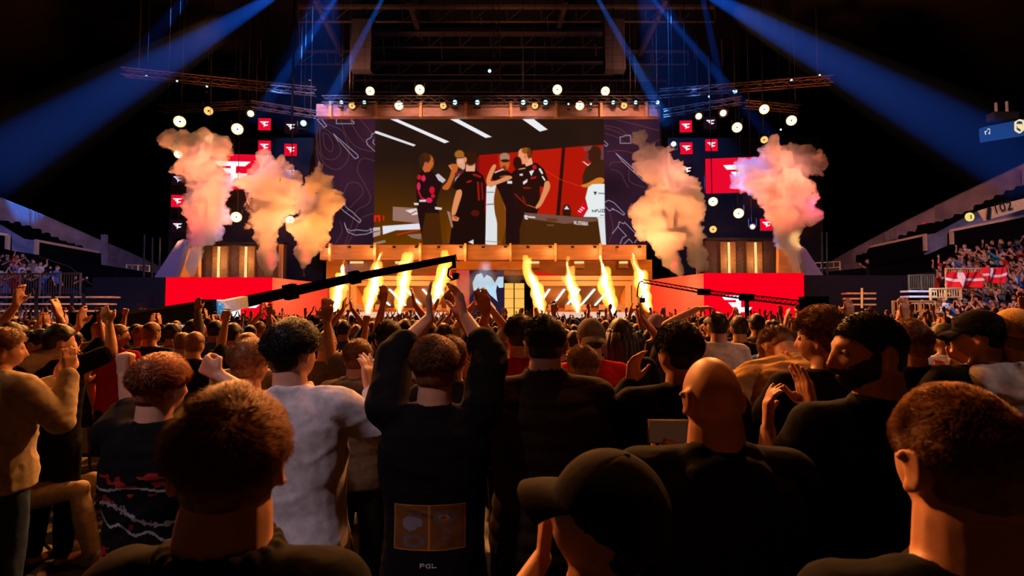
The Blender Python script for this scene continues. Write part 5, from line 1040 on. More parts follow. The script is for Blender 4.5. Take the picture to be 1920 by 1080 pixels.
def make_hair(s, n_str, seed, nu=56, nv=40):
    st = s['hair']; th = s['thick']; D, F = sphere_dirs(nu, nv)
    V = hair_pts(D, st, th, seed, s.get('lump', .25)); T = []
    for f in F: T += [f] if len(f) == 3 else [(f[0], f[1], f[2]), (f[0], f[2], f[3])]
    T = np.array(T)
    if st == 'mop' and s.get('long'):
        B = Bod(); L_ = s['long']
        for k in range(9):
            an = PI+PI*(k/8); x = .082*math.cos(an); y = .075*math.sin(an)-.015; B.limb([(x*.9, y*.9, .03), (x*1.1, y*1.1, -.06), (x*1.05+.01*math.sin(k*3), y*1.25-.01, -.06-L_*.6), (x*.9, y*1.3-.02, -.06-L_)], [.03, .036, .034, .02], 8)
        v2, f2 = B.data(); t2 = []
        for f in f2: t2 += [(f[0], f[i], f[i+1]) for i in range(1, len(f)-1)]
        T = np.concatenate([T, np.array(t2)+len(V)]); V = np.concatenate([V, v2])
    if n_str:
        v2, f2 = strands(st, th, n_str, s.get('slen', .03), s.get('swid', .0009), seed, s.get('mess', .3)); T = np.concatenate([T, f2+len(V)]); V = np.concatenate([V, v2])
    V = headxf(V+HC, s['yaw'], s['pitch'], s['roll']); V = bend(V, s['lx'], s['ly']); me = np_mesh('hair', V, T); me.shade_smooth(); return me
def make_cap(s, back=False, bill=True):
    D, F = sphere_dirs(64, 48); Pm = head_surface(D, 0); m_ = sstep(D[:, 2]-.12-.16*D[:, 1], -.03, .03)
    seam = np.minimum(np.abs(np.sin(3*np.arctan2(D[:, 0], D[:, 1]))), .25)/.25
    crown = Pm+D*((.020+.006*sstep(D[:, 2], .3, .9))*m_-.012*(1-m_)-.0012*(1-seam)*m_)[:, None]
    V = headxf(crown+HC, s['yaw'], s['pitch'], s['roll']); V = bend(V, s['lx'], s['ly']); me = bpy.data.meshes.new('cap'); me.from_pydata([tuple(v) for v in V], [], F); me.shade_smooth()
    out = {'cap': me}; sg = -1 if back else 1
    if bill:
        n_, k_ = 18, 8; V = []; F = []
        for layer in (0, -.0045):
            for j in range(k_+1):
                for i in range(n_+1):
                    t = -1.15+2.3*i/n_; v = j/k_; x0 = .078*math.sin(t*.95); y0 = .098*math.cos(t*.95)*.95+.006; ext = .084*math.cos(t*.80)**.8
                    V.append((x0*(1+.10*v), sg*(y0+ext*v), .028-.030*v*v-.34*x0*x0/.08*(.4+.6*v)+layer+.006*(1-v)))
        q = (n_+1)*(k_+1)
        for j in range(k_):
            for i in range(n_):
                a = j*(n_+1)+i; F += [(a, a+1, a+n_+2, a+n_+1), (q+a, q+a+n_+1, q+a+n_+2, q+a+1)]
        for i in range(n_): a = k_*(n_+1)+i; F += [(a, a+1, q+a+1, q+a)]; F += [(i+1, i, q+i, q+i+1)]
        for j in range(k_): a = j*(n_+1); F += [(a, a+n_+1, q+a+n_+1, q+a)]; b_ = a+n_; F += [(b_+n_+1, b_, q+b_, q+b_+n_+1)]
        V = bend(headxf(np.array(V)+HC, s['yaw'], s['pitch'], s['roll']), s['lx'], s['ly']); me = bpy.data.meshes.new('cap_bill'); me.from_pydata([tuple(v) for v in V], [], F); me.shade_smooth(); out['cap_bill'] = me
    V, F = sph((0, 0, .141), (.007, .007, .004), 10, 6); V = bend(headxf(V+HC, s['yaw'], s['pitch'], s['roll']), s['lx'], s['ly']); me = bpy.data.meshes.new('cap_button'); me.from_pydata([tuple(v) for v in V], [], F); me.shade_smooth(); out['cap_button'] = me
    return out
def make_shoe(s, sd):
    lg = s['legL'] if sd < 0 else s['legR']; an = lg[2]; x0 = an[0]*sd; y0 = an[1]; z0 = an[2]-.09
    B = Bod(); B.loft([(x0, y0+.06, z0+.0, .045, .135), (x0, y0+.06, z0+.025, .047, .14), (x0, y0+.05, z0+.05, .042, .125), (x0, y0+.01, z0+.085, .038, .08), (x0, y0-.01, z0+.12, .037, .05)], 20)
    V, F = B.data(); me = bpy.data.meshes.new('shoe'); me.from_pydata([tuple(v) for v in V], [], F); me.shade_smooth(); return me
DEF = dict(yaw=0, pitch=0, roll=0, lx=0, ly=0, wide=1, neck=1.08, L='down', R='down', legL=LEG, legR=LEG, fit=.016, sleeve='short', hem=.86, hair='short', thick=.014, slen=.028, swid=.0010)
HAIRC = {'brown': (.19, .078, .028), 'dark': (.018, .010, .007), 'black': (.008, .006, .006), 'ginger': (.36, .11, .03), 'blond': (.36, .19, .07), 'grey': (.22, .14, .10), 'lightbrown': (.20, .085, .032)}
SHIRTC = {'black': (.006, .0055, .007), 'charcoal': (.022, .020, .022), 'white': (.62, .56, .58), 'grey': (.16, .14, .14), 'red': (.45, .012, .012), 'navy': (.012, .02, .06), 'blue': (.04, .14, .50), 'olive': (.09, .07, .035), 'darkolive': (.030, .021, .011), 'tan': (.50, .30, .11), 'brown': (.06, .033, .02), 'green': (.02, .22, .10), 'beige': (.46, .36, .25), 'cream': (.55, .46, .38), 'teal': (.03, .25, .3), 'khaki': (.13, .09, .05), 'denim': (.035, .06, .12), 'dark': (.010, .009, .010), 'lilac': (.25, .18, .35)}
SKIN = {'fair': (.62, .30, .19), 'tan': (.50, .22, .12), 'deep': (.22, .095, .05)}
def hmat(c): return mat('hair '+c, HAIRC[c], .5, var=.45, scale=60, spec=.35)
def cmat(c): return mat('cloth '+c, SHIRTC[c], .9, var=.18, scale=30, bump=.15, spec=.08)
def smat(c):
    k = 'skin '+c
    if k in MATS: return MATS[k]
    m_ = mat(k, SKIN[c], .5, var=.10, scale=20, bump=.05, spec=.35); b = m_.node_tree.nodes['Principled BSDF']; b.inputs['Subsurface Weight'].default_value = .12; b.inputs['Subsurface Radius'].default_value = (.02, .006, .003); b.inputs['Subsurface Scale'].default_value = .5
    return m_
EYES = {}
def person(spec, px, ytop, Y, label, vox=.009, n_str=0, seed=1, turn=0, shirt='black', hairc='dark', skin='fair', trou='dark', shoes=True, H=None, group=None, cap=None, capc='charcoal', capback=False, beard=False, eyes=False):
    if Y > 1.2: Y = Y*1.12
    s = dict(DEF); s.update(spec); top = at(px, ytop, Y); Hh = H or top.z; k = Hh/1.772
    body = link('person', make_body(s, vox), smat(skin)); tag(body, label, 'person', group)
    body.scale = (k, k, k); body.rotation_euler = (0, 0, turn)
    # place so that the head (not the feet) is at the wanted picture point
    hc = bend(headxf(HC[None]*1.0, s['yaw'], s['pitch'], s['roll']), s['lx'], s['ly'])[0]*k; c_, s_ = math.cos(turn), math.sin(turn)
    body.location = (top.x-(hc[0]*c_-hc[1]*s_), Y-(hc[0]*s_+hc[1]*c_), 0)
    EYES[body.name] = s
    sh = link('shirt', make_shirt(s, vox*1.25, seed), cmat(shirt), body); link('trousers', make_trousers(s, vox*1.6, seed+4), cmat(trou), body)
    if s['hair']: link('hair', make_hair(s, n_str, seed), hmat(hairc), body)
    if cap:
        cm_ = cmat(capc); cs = make_cap(s, capback); co = link('cap', cs['cap'], cm_, body); link('bill', cs['cap_bill'], cm_, co); link('button', cs['cap_button'], cm_, co)
    if beard:
        D, F = sphere_dirs(64, 48); V = bend(headxf(beard_pts(D)+HC, s['yaw'], s['pitch'], s['roll']), s['lx'], s['ly']); me = bpy.data.meshes.new('beard'); me.from_pydata([tuple(v) for v in V], [], F); me.shade_smooth(); link('beard', me, hmat(hairc), body)
    if shoes:
        for sd in (-1, 1): link('shoe', make_shoe(s, sd), cmat('dark'), body)
    return body, s, k
# ------------------------------------------------------------------ people one by one, nearest first
R_ = math.radians
def arm(e, w, u, n_, curl=.3, fist=False): return (e, w, u, n_, curl, fist)
person(dict(yaw=.35, pitch=.05, neck=1.22, hair='short', thick=.012, slen=.034, swid=.0006, mess=.7, lump=.3, wide=.92, fit=.02, collar=.02), 434, 728, .90, 'person with short tousled brown hair seen from behind, nearest head on the left', .006, 26000, 21, 0, 'dark', 'brown', trou='dark')
person(dict(yaw=-.06, pitch=.02, neck=1.25, hair='short', thick=.010, slen=.014, swid=.0007, mess=.5, wide=1.05), 1790, 716, .84, 'person with cropped fair brown hair seen from behind, nearest head on the right', .006, 26000, 22, .03, 'black', 'lightbrown', trou='dark')
person(dict(yaw=1.0, pitch=.32, roll=-.05, L='clap', R='front', hair='short', thick=.01), 1134, 852, .95, 'person in a faded grey baseball cap facing left, low in front', .007, 0, 23, .1, 'black', 'black', cap=True, capc='charcoal', H=None)
person(dict(yaw=.12, pitch=-.02, neck=1.25, wide=1.12, hair=None, sleeve='long', fit=.032, hood=1, L=arm((.22, .12, 1.20), (.045, .20, 1.385), (-.05, .25, 1), (.3, 1, 0), 1.1), R='front', wr=.008), 1332, 662, 1.34, 'bald person in a black hooded sweatshirt holding up a phone', .007, 0, 24, 0, 'black', 'brown')
person(dict(yaw=1.35, pitch=-.03, wide=1.05, neck=1.1, L=arm((.24, .16, 1.12), (.13, .32, 1.36), (-.1, .1, 1), (-.9, -.3, 0), .4), R='clap', hair='short', thick=.009, slen=.012, swid=.0009), 1626, 581, 1.5, 'bearded person in a plain black t-shirt with the face turned left in profile', .0065, 9000, 25, .1, 'black', 'black', beard=True)
person(dict(yaw=-.05, pitch=-.04, wide=1.12, neck=1.15, sleeve='short', fit=.036, collar=.04, hem=.84, quilt=1, L='front', R='front', wr=.004, thick=.012, slen=.02, swid=.0012), 1022, 590, 2.1, 'tall person with dark hair in a quilted dark olive vest with a high collar', .008, 8000, 26, 0, 'darkolive', 'black')
person(dict(yaw=.1, pitch=-.02, sleeve='roll', fit=.030, L=arm((.18, .12, 1.69), (.06, .28, 1.84), (.1, .2, 1), (-.9, .1, 0), .12), R=arm((.20, .12, 1.69), (.09, .28, 1.85), (-.3, .2, 1), (-.8, -.3, 0), .3), thick=.016, slen=.03, swid=.0011, mess=.2, wr=.008), 816, 632, 1.85, 'person in a black sweatshirt with a printed back clapping both hands overhead', .0075, 12000, 27, .02, 'black', 'brown', trou='khaki')
person(dict(yaw=-.30, pitch=.02, sleeve='long', fit=.022, collar=.02, hem=.84, ly=-.10, L='front', R=arm((.33, .12, 1.29), (.22, .22, 1.46), (-.05, .1, 1), (-.9, .2, 0), .25), thick=.026, slen=.03, swid=.0012, wr=.010), 550, 604, 1.98, 'person with thick black hair in a creased white button shirt', .008, 8000, 28, -.12, 'white', 'black', trou='khaki')
person(dict(yaw=-.30, pitch=.0, fit=.024, L=arm((.20, .12, 1.53), (.24, .12, 1.67), (.1, .0, 1), (-.4, 1, 0), 1.5, True), R=arm((.36, .10, 1.56), (.17, .12, 1.68), (-.8, .1, .5), (0, 1, .3), 1.5, True), thick=.018, slen=.034, swid=.0011, mess=.5), 303, 667, 1.85, 'ginger haired person with both fists raised, black t-shirt with red and white back print', .0075, 11000, 29, -.05, 'black', 'ginger')
person(dict(yaw=-.5, sleeve='long', fit=.045, hem=.84, L='clap', R=arm((.30, .12, 1.22), (.24, .20, 1.50), (-.1, .1, 1), (-.9, .2, 0), .15), wr=.012, thick=.02), 8, 618, 2.9, 'person in a loose beige overshirt and blue jeans applauding at the left picture edge', .010, 3000, 30, -.25, 'beige', 'brown', trou='denim')
SIT = dict(legL=((.10, .05, .52), (.14, .46, .55), (.13, .30, .09)), legR=((.10, .05, .52), (.12, .50, .56), (.12, .60, .09)))
person(dict(yaw=0, fit=.02, L=arm((.26, .05, 1.25), (.20, .18, 1.46), (-.1, .1, 1), (-1, 0, 0), .2), R='clap', **SIT, lx=.25, hem=.88), 66, 830, 3.7, 'person half hidden on a chair at the left, beige trousers and grey trainers showing', .010, 0, 31, -1.35, 'dark', 'dark', trou='beige', H=1.795)
seat_b = next(o for o in SC.objects if o.get('label', '').startswith('person half hidden')); seat_p = seat_b.children[0]
for c in seat_b.children:
    if c.name.startswith('shoe'): c.data.materials[0] = mat('trainer grey', (.38, .32, .30), .7)
# the rest of the distinct people: (px, ytop, Y, spec, label, shirt, hair, extra)
HER = [
 (112, 610, 3.7, dict(yaw=-.5, L='clap_high', R=arm((.34, .10, 1.56), (.28, .14, 1.78), (-.4, 0, .8), (0, 1, 0), .3), thick=.024, slen=.035), 'person with black mop hair in a black t-shirt, arm raised beside the beige overshirt', 'black', 'black', {}),
 (18, 604, 3.6, dict(yaw=-.4, R=arm((.34, .15, 1.56), (.20, .2, 1.80), (-.3, 0, 1), (-1, 0, 0), .15), L='clap_over', sleeve='short'), 'person in a pale pink grey t-shirt clapping overhead at far left', 'cream', 'dark', {}),
 (470, 637, 2.35, dict(yaw=-.25, L='front', R='front', thick=.018), 'person with brown hair in a black shirt right behind the nearest left head', 'black', 'brown', {}),
 (613, 617, 3.9, dict(yaw=0, thick=.006, L='clap', R='clap'), 'person with grey cropped hair in a grey green t-shirt beyond the white shirt', 'olive', 'grey', {}),
 (672, 637, 3.0, dict(yaw=-.1, sleeve='long', fit=.035, hood=1, R='clap', L='clap'), 'person with buzzed hair in an olive hooded jacket beside the white shirt', 'khaki', 'brown', {}),
 (729, 600, 3.3, dict(yaw=-.05, L='side_up', R='mouth', thick=.012), 'person with dark cropped hair in a grey t-shirt left of the overhead clapper', 'grey', 'dark', {}),
 (846, 630, 2.7, dict(yaw=.2, R='mouth', L='clap'), 'person with curly brown hair mostly hidden behind the overhead clapper', 'dark', 'brown', {}),
 (1093, 646, 2.65, dict(yaw=.25, thick=.010, L='down', R='down', sleeve='short'), 'person with short greying ginger hair in a green top behind the vest', 'green', 'grey', {}),
 (1108, 600, 3.2, dict(yaw=0, thick=.008, L='clap', R='clap'), 'person in a backwards grey cap and bright red t-shirt', 'red', 'dark', dict(cap=True, capc='grey', capback=True)),
 (1163, 597, 3.5, dict(yaw=0, hair='mop', thick=.02, long=.22, R='mouth'), 'person with long frizzy dark hair in a black top right of the grey cap', 'black', 'dark', {}),
 (1272, 604, 2.0, dict(yaw=.35, sleeve='long', fit=.03, L=arm((.26, .14, 1.34), (.16, .20, 1.50), (-.2, 0, 1), (-.6, -.6, 0), .4), R='mouth', thick=.018, slen=.02, wr=.008, wide=1.05), 'dark haired person in a black jacket, hands at the mouth, behind the bald head', 'black', 'dark', dict(n=7000)),
 (1462, 660, 2.75, dict(yaw=0, pitch=-.5, lx=.75, ly=.05, L=arm((.36, .05, 1.30), (.38, .20, 1.06), (0, .3, -1), (-1, 0, 0), .3), R='front', fit=.045, wr=.016, wide=1.12, hem=.80), 'person in a loose tan t-shirt bending forward, head out of sight', 'tan', 'brown', dict(H=2.02)),
 (1540, 583, 2.25, dict(yaw=.75, L=arm((.24, .20, 1.14), (.12, .32, 1.34), (-.5, .3, .8), (0, -1, 0), .4), R='clap', hair='mop', thick=.030, lump=.6, slen=.03, mess=.9), 'person with curly hair in black behind the bearded man, face half turned left', 'black', 'brown', dict(n=7000)),
 (1835, 585, 2.6, dict(yaw=.75, R='mouth', L='clap', sleeve='short', wide=1.1), 'person in a black cap and black t-shirt turned left before the right stand', 'black', 'black', dict(cap=True, capc='black')),
 (1900, 583, 2.55, dict(yaw=-.1, L='down', R='front', fit=.03, thick=.014, hair='mop'), 'person in a beige cap and white t-shirt at the right picture edge', 'white', 'brown', dict(cap=True, capc='tan')),
 (1704, 602, 2.8, dict(yaw=.3, sleeve='long', fit=.03, hair='mop', thick=.024, lump=.5), 'person with curly brown hair in a black jacket with white lettering beyond the bearded man', 'black', 'brown', {}),
 (1768, 606, 4.0, dict(yaw=.5, L='clap', R='clap'), 'person with slick dark hair in a white shirt clapping, before the right stand', 'white', 'dark', {}),
 (1345, 585, 4.3, dict(yaw=0, L='on_head', R='down', fit=.03, sleeve='short'), 'person in a cream t-shirt with one forearm across the head', 'cream', 'black', {}),
 (975, 590, 3.0, dict(yaw=0, L=arm((.30, .14, 1.50), (.20, .16, 1.78), (.3, 0, 1), (0, 1, 0), .2), R='down'), 'person in a red t-shirt reaching one arm up beside the vest wearer', 'red', 'dark', {}),
 (285, 604, 5.2, dict(yaw=-.3, R='clap', L='down'), 'person with tidy brown hair in a navy t-shirt left of the fists', 'navy', 'brown', {}),
 (222, 608, 5.0, dict(yaw=-.8), 'person with fair cropped hair in a red jersey turned to the right', 'red', 'lightbrown', {}),
 (325, 606, 5.6, dict(yaw=-.2, sleeve='long', R='up'), 'person in a grey striped jacket with one arm up', 'grey', 'dark', {}),
 (366, 622, 4.4, dict(yaw=-.2), 'person with round dark hair just above the right fist', 'dark', 'brown', {}),
 (405, 600, 5.6, dict(yaw=-.1, L='down'), 'person in a bright blue t-shirt below the crane pivot', 'blue', 'dark', {}),
 (437, 605, 4.9, dict(yaw=-.2), 'person with straight black hair in a black shirt right of the blue t-shirt', 'black', 'black', {}),
 (1385, 592, 5.0, dict(yaw=0), 'person with dark hair in a black t-shirt right of the forearm across the head', 'black', 'dark', {}),
 (1418, 588, 5.6, dict(yaw=0, sleeve='long'), 'person in a pale blue hoodie before the right red box', 'grey', 'dark', {}),
 (1660, 600, 4.2, dict(yaw=.2, hair='mop', thick=.02), 'person with bushy brown hair behind the bearded profile', 'charcoal', 'brown', {}),
 (900, 595, 4.6, dict(yaw=0, L='clap_over', R='clap_over'), 'person in a grey t-shirt clapping overhead before the entrance screen', 'grey', 'dark', {}),
 (760, 598, 4.4, dict(yaw=0, L='up', R='clap_over'), 'person in dark clothes with long arms raised before the left booth', 'dark', 'dark', {}),
 (832, 606, 4.2, dict(yaw=.1, L='down', R=arm((.22, .1, 1.66), (.05, .1, 1.93), (-.4, 0, 1), (0, 1, 0), .6)), 'person in black pointing one arm up toward the crane head', 'black', 'dark', {}),
 (1230, 590, 5.2, dict(yaw=0), 'person with dark hair and a pale cap before the far right flame', 'charcoal', 'dark', dict(cap=True, capc='lilac')),
 (645, 600, 6.0, dict(yaw=0, L='clap_over', R='clap_over'), 'person in a bright blue t-shirt clapping before the left pillar', 'blue', 'dark', {}),
]
placed = []
hero_xy = []
for i, (px, yt, Y, sp, lb, sc_, hc_, ex) in enumerate(HER):
    b, s, k = person(sp, px, yt, Y, lb, .0095 if Y < 3.4 else .012, ex.get('n', 4500 if Y < 3.4 else 0), 40+i, random.uniform(-.06, .06), sc_, hc_, cap=ex.get('cap'), capc=ex.get('capc', 'charcoal'), capback=ex.get('capback', False), H=ex.get('H'), shoes=Y < 3)
    hero_xy.append((b.location.x, b.location.y))
# ------------------------------------------------------------------ props carried or worn by the near people
def find(lbl): return next(o for o in SC.objects if o.get('label', '').startswith(lbl))
def patch(parent, pts, y, m_, name, label=None):    # flat print lying on a shirt back, wrapped onto it
    pass
# ------------------------------------------------------------------ copies for the crowd
PROTO = []
SPECS = [dict(), dict(L='clap', R='clap'), dict(L='clap_over', R='clap_over', sleeve='short'), dict(R='up'), dict(L='up_fist', R='down', sleeve='short'), dict(L='clap_high', R='clap_high', sleeve='long', fit=.03), dict(hair='mop', thick=.022, long=.20, L='front'), dict(L='up', R='up'), dict(R='phone', L='phone', sleeve='long', fit=.03, hood=1), dict(yaw=.6, L='clap', R='clap', thick=.02), dict(yaw=-.6, sleeve='long', fit=.028, R='mouth')]
DESC = ['arms down', 'clapping at chest height', 'clapping overhead', 'one arm up', 'one fist up', 'clapping at face height', 'long hair down the back', 'both arms up', 'holding up a phone', 'head turned left, clapping', 'head turned right, hand at mouth']
def all_children(o): return [c for c in o.children]
for i, sp in enumerate(SPECS):
    s = dict(DEF); s.update(sp); b = link('person', make_body(s, .0125), smat('fair')); c = [link('shirt', make_shirt(s, .016, 60+i), cmat('black'), b), link('trousers', make_trousers(s, .024, 70+i), cmat('dark'), b), link('hair', make_hair(s, 0, 80+i, 32, 24), hmat('dark'), b)]+[link('shoe', make_shoe(s, sd), cmat('dark'), b) for sd in (-1, 1)]
    for ob in [b]+c: ob.material_slots[0].link = 'OBJECT'
    b.location = (0, 40+i, -60); PROTO.append((b, c))
used = set()
def clone(i, loc, turn, k, sc_, hc_, sk_, tr_, label, group, shoes=False):
    b, ch = PROTO[i]
    if i not in used: used.add(i); nb = b; nc = ch
    else:
        nb = b.copy(); COL.objects.link(nb); nc = []
        for c in (ch if shoes else ch[:3]): d = c.copy(); COL.objects.link(d); d.parent = nb; nc.append(d)
    nb.location = loc; nb.rotation_euler = (0, 0, turn); nb.scale = (k, k, k)
    nb.material_slots[0].material = smat(sk_); nc[0].material_slots[0].material = cmat(sc_); nc[1].material_slots[0].material = cmat(tr_); nc[2].material_slots[0].material = hmat(hc_)
    tag(nb, label, 'person', group); return nb
random.seed(21)
SH = ['black']*9+['dark']*4+['charcoal']*4+['white', 'grey', 'red', 'navy', 'navy', 'blue', 'olive', 'brown', 'teal', 'cream', 'khaki', 'lilac']
SHN = dict(black='black', dark='near-black', charcoal='charcoal', white='white', grey='grey', red='red', navy='navy', blue='blue', olive='olive', brown='brown', teal='teal', cream='cream', khaki='khaki', lilac='lilac')
HR = ['dark']*5+['brown']*5+['black']*3+['lightbrown', 'ginger', 'blond', 'grey']
HRN = dict(dark='dark', brown='brown', black='black', lightbrown='light brown', ginger='ginger', blond='blond', grey='grey')
cand = []
Y = 3.9; row = 0
while Y < 26.6:
    sp_ = .62+.012*Y; n_ = int(Y*.99/sp_)+1
    for j in range(-n_, n_+1):
        x = (j+.5*(row % 2))*sp_+random.uniform(-.12, .12); y = Y+random.uniform(-.14, .14)
        if x < -2.4 and y < 5.4: continue
        if y > 25 and (x < -12 or x > 9.5): continue
        if abs(x+7.0) < .9 and abs(y-13) < .9 or abs(x-7.4) < .8 and abs(y-17) < .8: continue
        if -7.8 < x < -6.3 and 8.2 < y < 13.6: continue
        if any(math.hypot(x-a, y-b) < .50 for a, b in hero_xy): continue
        cand.append((y, x))
    Y += .82+.006*Y; row += 1
cand.sort()
def zone(x, y):
    px = 960+1000*x/y
    for lim, nm in ((180, 'below left bleachers'), (310, 'by black left partition'), (410, 'facing outer left box'), (512, 'facing inner left box'), (620, 'facing left box side'), (740, 'facing left booth outside'), (860, 'facing left booth inside'), (990, 'facing the entrance'), (1100, 'facing right booth inside'), (1210, 'facing right booth outside'), (1320, 'facing right box side'), (1415, 'facing inner right box'), (1510, 'facing outer right box'), (1620, 'by black right partition'), (1760, 'below yellow railings')):
        if px < lim: return nm
    return 'below right stand'
RW = [(5.4, 'nearest rows'), (6.6, 'near rows'), (8, 'middle rows'), (12, 'farther rows')]
fl_ind = [c for c in cand if c[0] < 8.9][:150]; fl_far = cand[len(fl_ind):]
labels = {}; PHN = []
def uniq(lb, grp):
    labels[lb] = labels.get(lb, 0)+1; return lb
for y, x in fl_ind:
    i = random.choices(range(len(SPECS)), [7, 5, 2, 2, 2, 3, 2, 1, 1, 3, 3])[0]; k = random.gauss(1.735, .05)/1.772; sc_ = random.choice(SH); hc_ = random.choice(HR)
    rw = next(r for l_, r in RW if y < l_); zn = zone(x, y)
    lb = '%s-haired person in %s, %s, %s %s' % (HRN[hc_].replace(' ', '-'), SHN[sc_], DESC[i], rw, zn)
    b_ = clone(i, (x, y, 0), random.gauss(0, .15), max(.92, min(1.05, k)), sc_, hc_, 'tan' if random.random() < .35 else 'fair', random.choice(('dark', 'denim', 'charcoal')), lb, 'people standing in the floor crowd', True)
    if i == 8: PHN.append((x, y, k, b_.rotation_euler.z))
# stand crowds
def stand(px, py, fY, fz, turn, hz, side, lab_extra, grp, i=None, sc_=None):
    Yd = fY(py); h = at(px, py, Yd); i = random.choices(range(len(SPECS)), [4, 6, 3, 3, 2, 4, 2, 2, 2, 3, 2])[0] if i is None else i; sc_ = sc_ or random.choice(SH2); hc_ = random.choice(HR)
    lb = '%s-haired person in %s, %s, %s' % (HRN[hc_].replace(' ', '-'), SHN[sc_], DESC[i], lab_extra)
    return clone(i, (h.x, Yd, h.z-hz), turn+random.gauss(0, .25), hz/1.772, sc_, hc_, random.choice(('fair', 'tan')), random.choice(('dark', 'denim')), lb, grp)
SH2 = ['black']*5+['dark', 'charcoal', 'charcoal', 'white', 'white', 'grey', 'grey', 'red', 'red', 'navy', 'blue', 'blue', 'lilac', 'teal', 'cream', 'olive']
YR = lambda py: 19+(588-py)/145*8.2
YLf = lambda py: 24.5+(520-py)/45*2.5
pts = []
tries = 0
while len(pts) < 175 and tries < 9000:
    tries += 1; py = random.uniform(448, 582); edge = np.interp(py, [445, 470, 500, 520, 545, 575, 590], [1875, 1795, 1755, 1765, 1775, 1720, 1690]); px = random.uniform(edge, 1945)
    q = YR(py)
    if all(((px-a)*q/1000)**2+((py-b)/145*8.2*1.0)**2 > .42**2 and abs(px-a)+abs(py-b)*1.3 > 9 for a, b in pts): pts.append((px, py))
def rlab(px, py):
    v = 'top rows' if py < 485 else 'above flags' if py < 510 else 'flag level' if py < 545 else 'lowest rows'
    h_ = 'left end' if px < 1790 else 'middle part' if px < 1860 else 'picture edge'
    return 'right stand %s, %s' % (v, h_)
pts.sort(key=lambda p: -p[1]); rest_r = []
b = stand(1808, 458, YR, zr, 1.7, 1.78, 'r', 'standing out atop the right stand', 'people in the right stand', 1, 'white')
show = sorted(pts, key=lambda p: random.random())[:88]
for px, py in pts:
    if (px, py) in show: stand(px, py, YR, zr, 1.75, 1.66, 'r', rlab(px, py), 'people in the right stand')
    else: rest_r.append((px, py))
lp = []; tries = 0
while len(lp) < 26 and tries < 5000:
    tries += 1; py = random.uniform(474, 520); px = random.uniform(-12, np.interp(py, [470, 490, 505, 520], [35, 75, 95, 95]))
    if all(abs(px-a)+abs(py-b_)*.9 > 11 for a, b_ in lp): lp.append((px, py))
for px, py in lp: stand(px, py, YLf, zl, -1.75, 1.5, 'l', 'left stand '+('upper' if py < 497 else 'lower')+' rows, '+('picture edge' if px < 35 else 'railing end'), 'people in the left stand')
stand(108, 498, lambda p: 24.3, zl, -1.3, 1.62, 'l', 'standing tall at left railing end', 'people in the left stand', 0, 'blue')
stand(142, 516, lambda p: 25, zl, -1.5, 1.35, 'l', 'beside the blue top, left stand', 'people in the left stand', 1, 'black'); stand(155, 523, lambda p: 25, zl, -1.5, 1.3, 'l', 'last one in left stand', 'people in the left stand', 5, 'black')
stand(222, 508, lambda p: 31.0, zl, -1.2, 1.7, 'l', 'alone left of the red box', 'people in the left stand', 0, 'dark')
stand(1626, 486, lambda p: 30.5, zl, 1.2, 1.7, 'r', 'alone above right partition', 'people in the right stand', 1, 'dark')
# the rest of the crowd: one mass too far away to count
LOW = []
for i in (0, 1, 2, 3, 4, 7, 5, 8):
    s = dict(DEF); s.update(SPECS[i]); mats_ = []
    for me, nm in ((make_body(s, .026), 'b'), (make_shirt(s, .034, 1), 's'), (make_hair(s, 0, 5, 16, 12), 'h')):
        V = get_co(me).astype(float); Fq = [tuple(p.vertices) for p in me.polygons]; T = []
        for f in Fq: T += [(f[0], f[j], f[j+1]) for j in range(1, len(f)-1)]
        T = np.array(T); keep = V[T].max(axis=1)[:, 2] > 1.05; T = T[keep]; u_, inv = np.unique(T, return_inverse=True); mats_.append((V[u_], inv.reshape(-1, 3))); bpy.data.meshes.remove(me)
    LOW.append(mats_)
AV = []; AF = []; AM = []; nV = 0; slots = ['skin fair', 'skin tan']+['cloth '+c for c in ('black', 'charcoal', 'white', 'red', 'navy', 'grey', 'blue', 'dark')]+['hair dark', 'hair brown', 'hair black', 'hair lightbrown']
for c in ('black', 'charcoal', 'white', 'red', 'navy', 'grey', 'blue', 'dark'): cmat(c)
for c in ('dark', 'brown', 'black', 'lightbrown'): hmat(c)
smat('fair'); smat('tan')
def mass(i, loc, turn, k):
    global nV
    c, s_ = math.cos(turn), math.sin(turn); Rz = np.array([[c, -s_, 0], [s_, c, 0], [0, 0, 1]])
    mi = (random.randint(0, 1), 2+random.choices(range(8), [6, 3, 1, 1, 1, 1, 1, 4])[0], 10+random.randint(0, 3))
    for (V, T), m_ in zip(LOW[i], mi):
        AV.append(V*k@Rz.T+np.array(loc)); AF.append(T+nV); AM.append(np.full(len(T), m_)); nV += len(V)
for y, x in fl_far:
    mass(random.choices(range(8), [9, 3, 3, 3, 2, 2, 3, 2])[0], (x, y, 0), random.gauss(0, .2), max(.9, min(1.05, random.gauss(1.72, .06)/1.772)))
for px, py in rest_r:
    Yd = YR(py); h = at(px, py, Yd); mass(random.choice((1, 1, 2, 6, 3)), (h.x, Yd, h.z-1.66), 1.75+random.gauss(0, .3), 1.66/1.772)
me = np_mesh('distant_crowd', np.concatenate(AV), np.concatenate(AF))
for s_ in slots: me.materials.append(MATS[s_])
am = np.concatenate(AM).astype(np.int32)
if len(am) == len(me.polygons): me.polygons.foreach_set('material_index', am)
me.shade_smooth(); tag(link('distant_crowd', me), 'far packed rows of fans between the near floor crowd and the stage', 'crowd', kind='stuff')
_by = {}
for o in SC.objects:
    if o.get('category') == 'person': _by.setdefault(o['label'], []).append(o)
for l_, os_ in _by.items():
    for o in os_:
        if len(os_) > 1: o['group'] = 'lookalikes: '+l_[:60]
print('CROWD', len(fl_ind), len(fl_far), len(pts), nV)
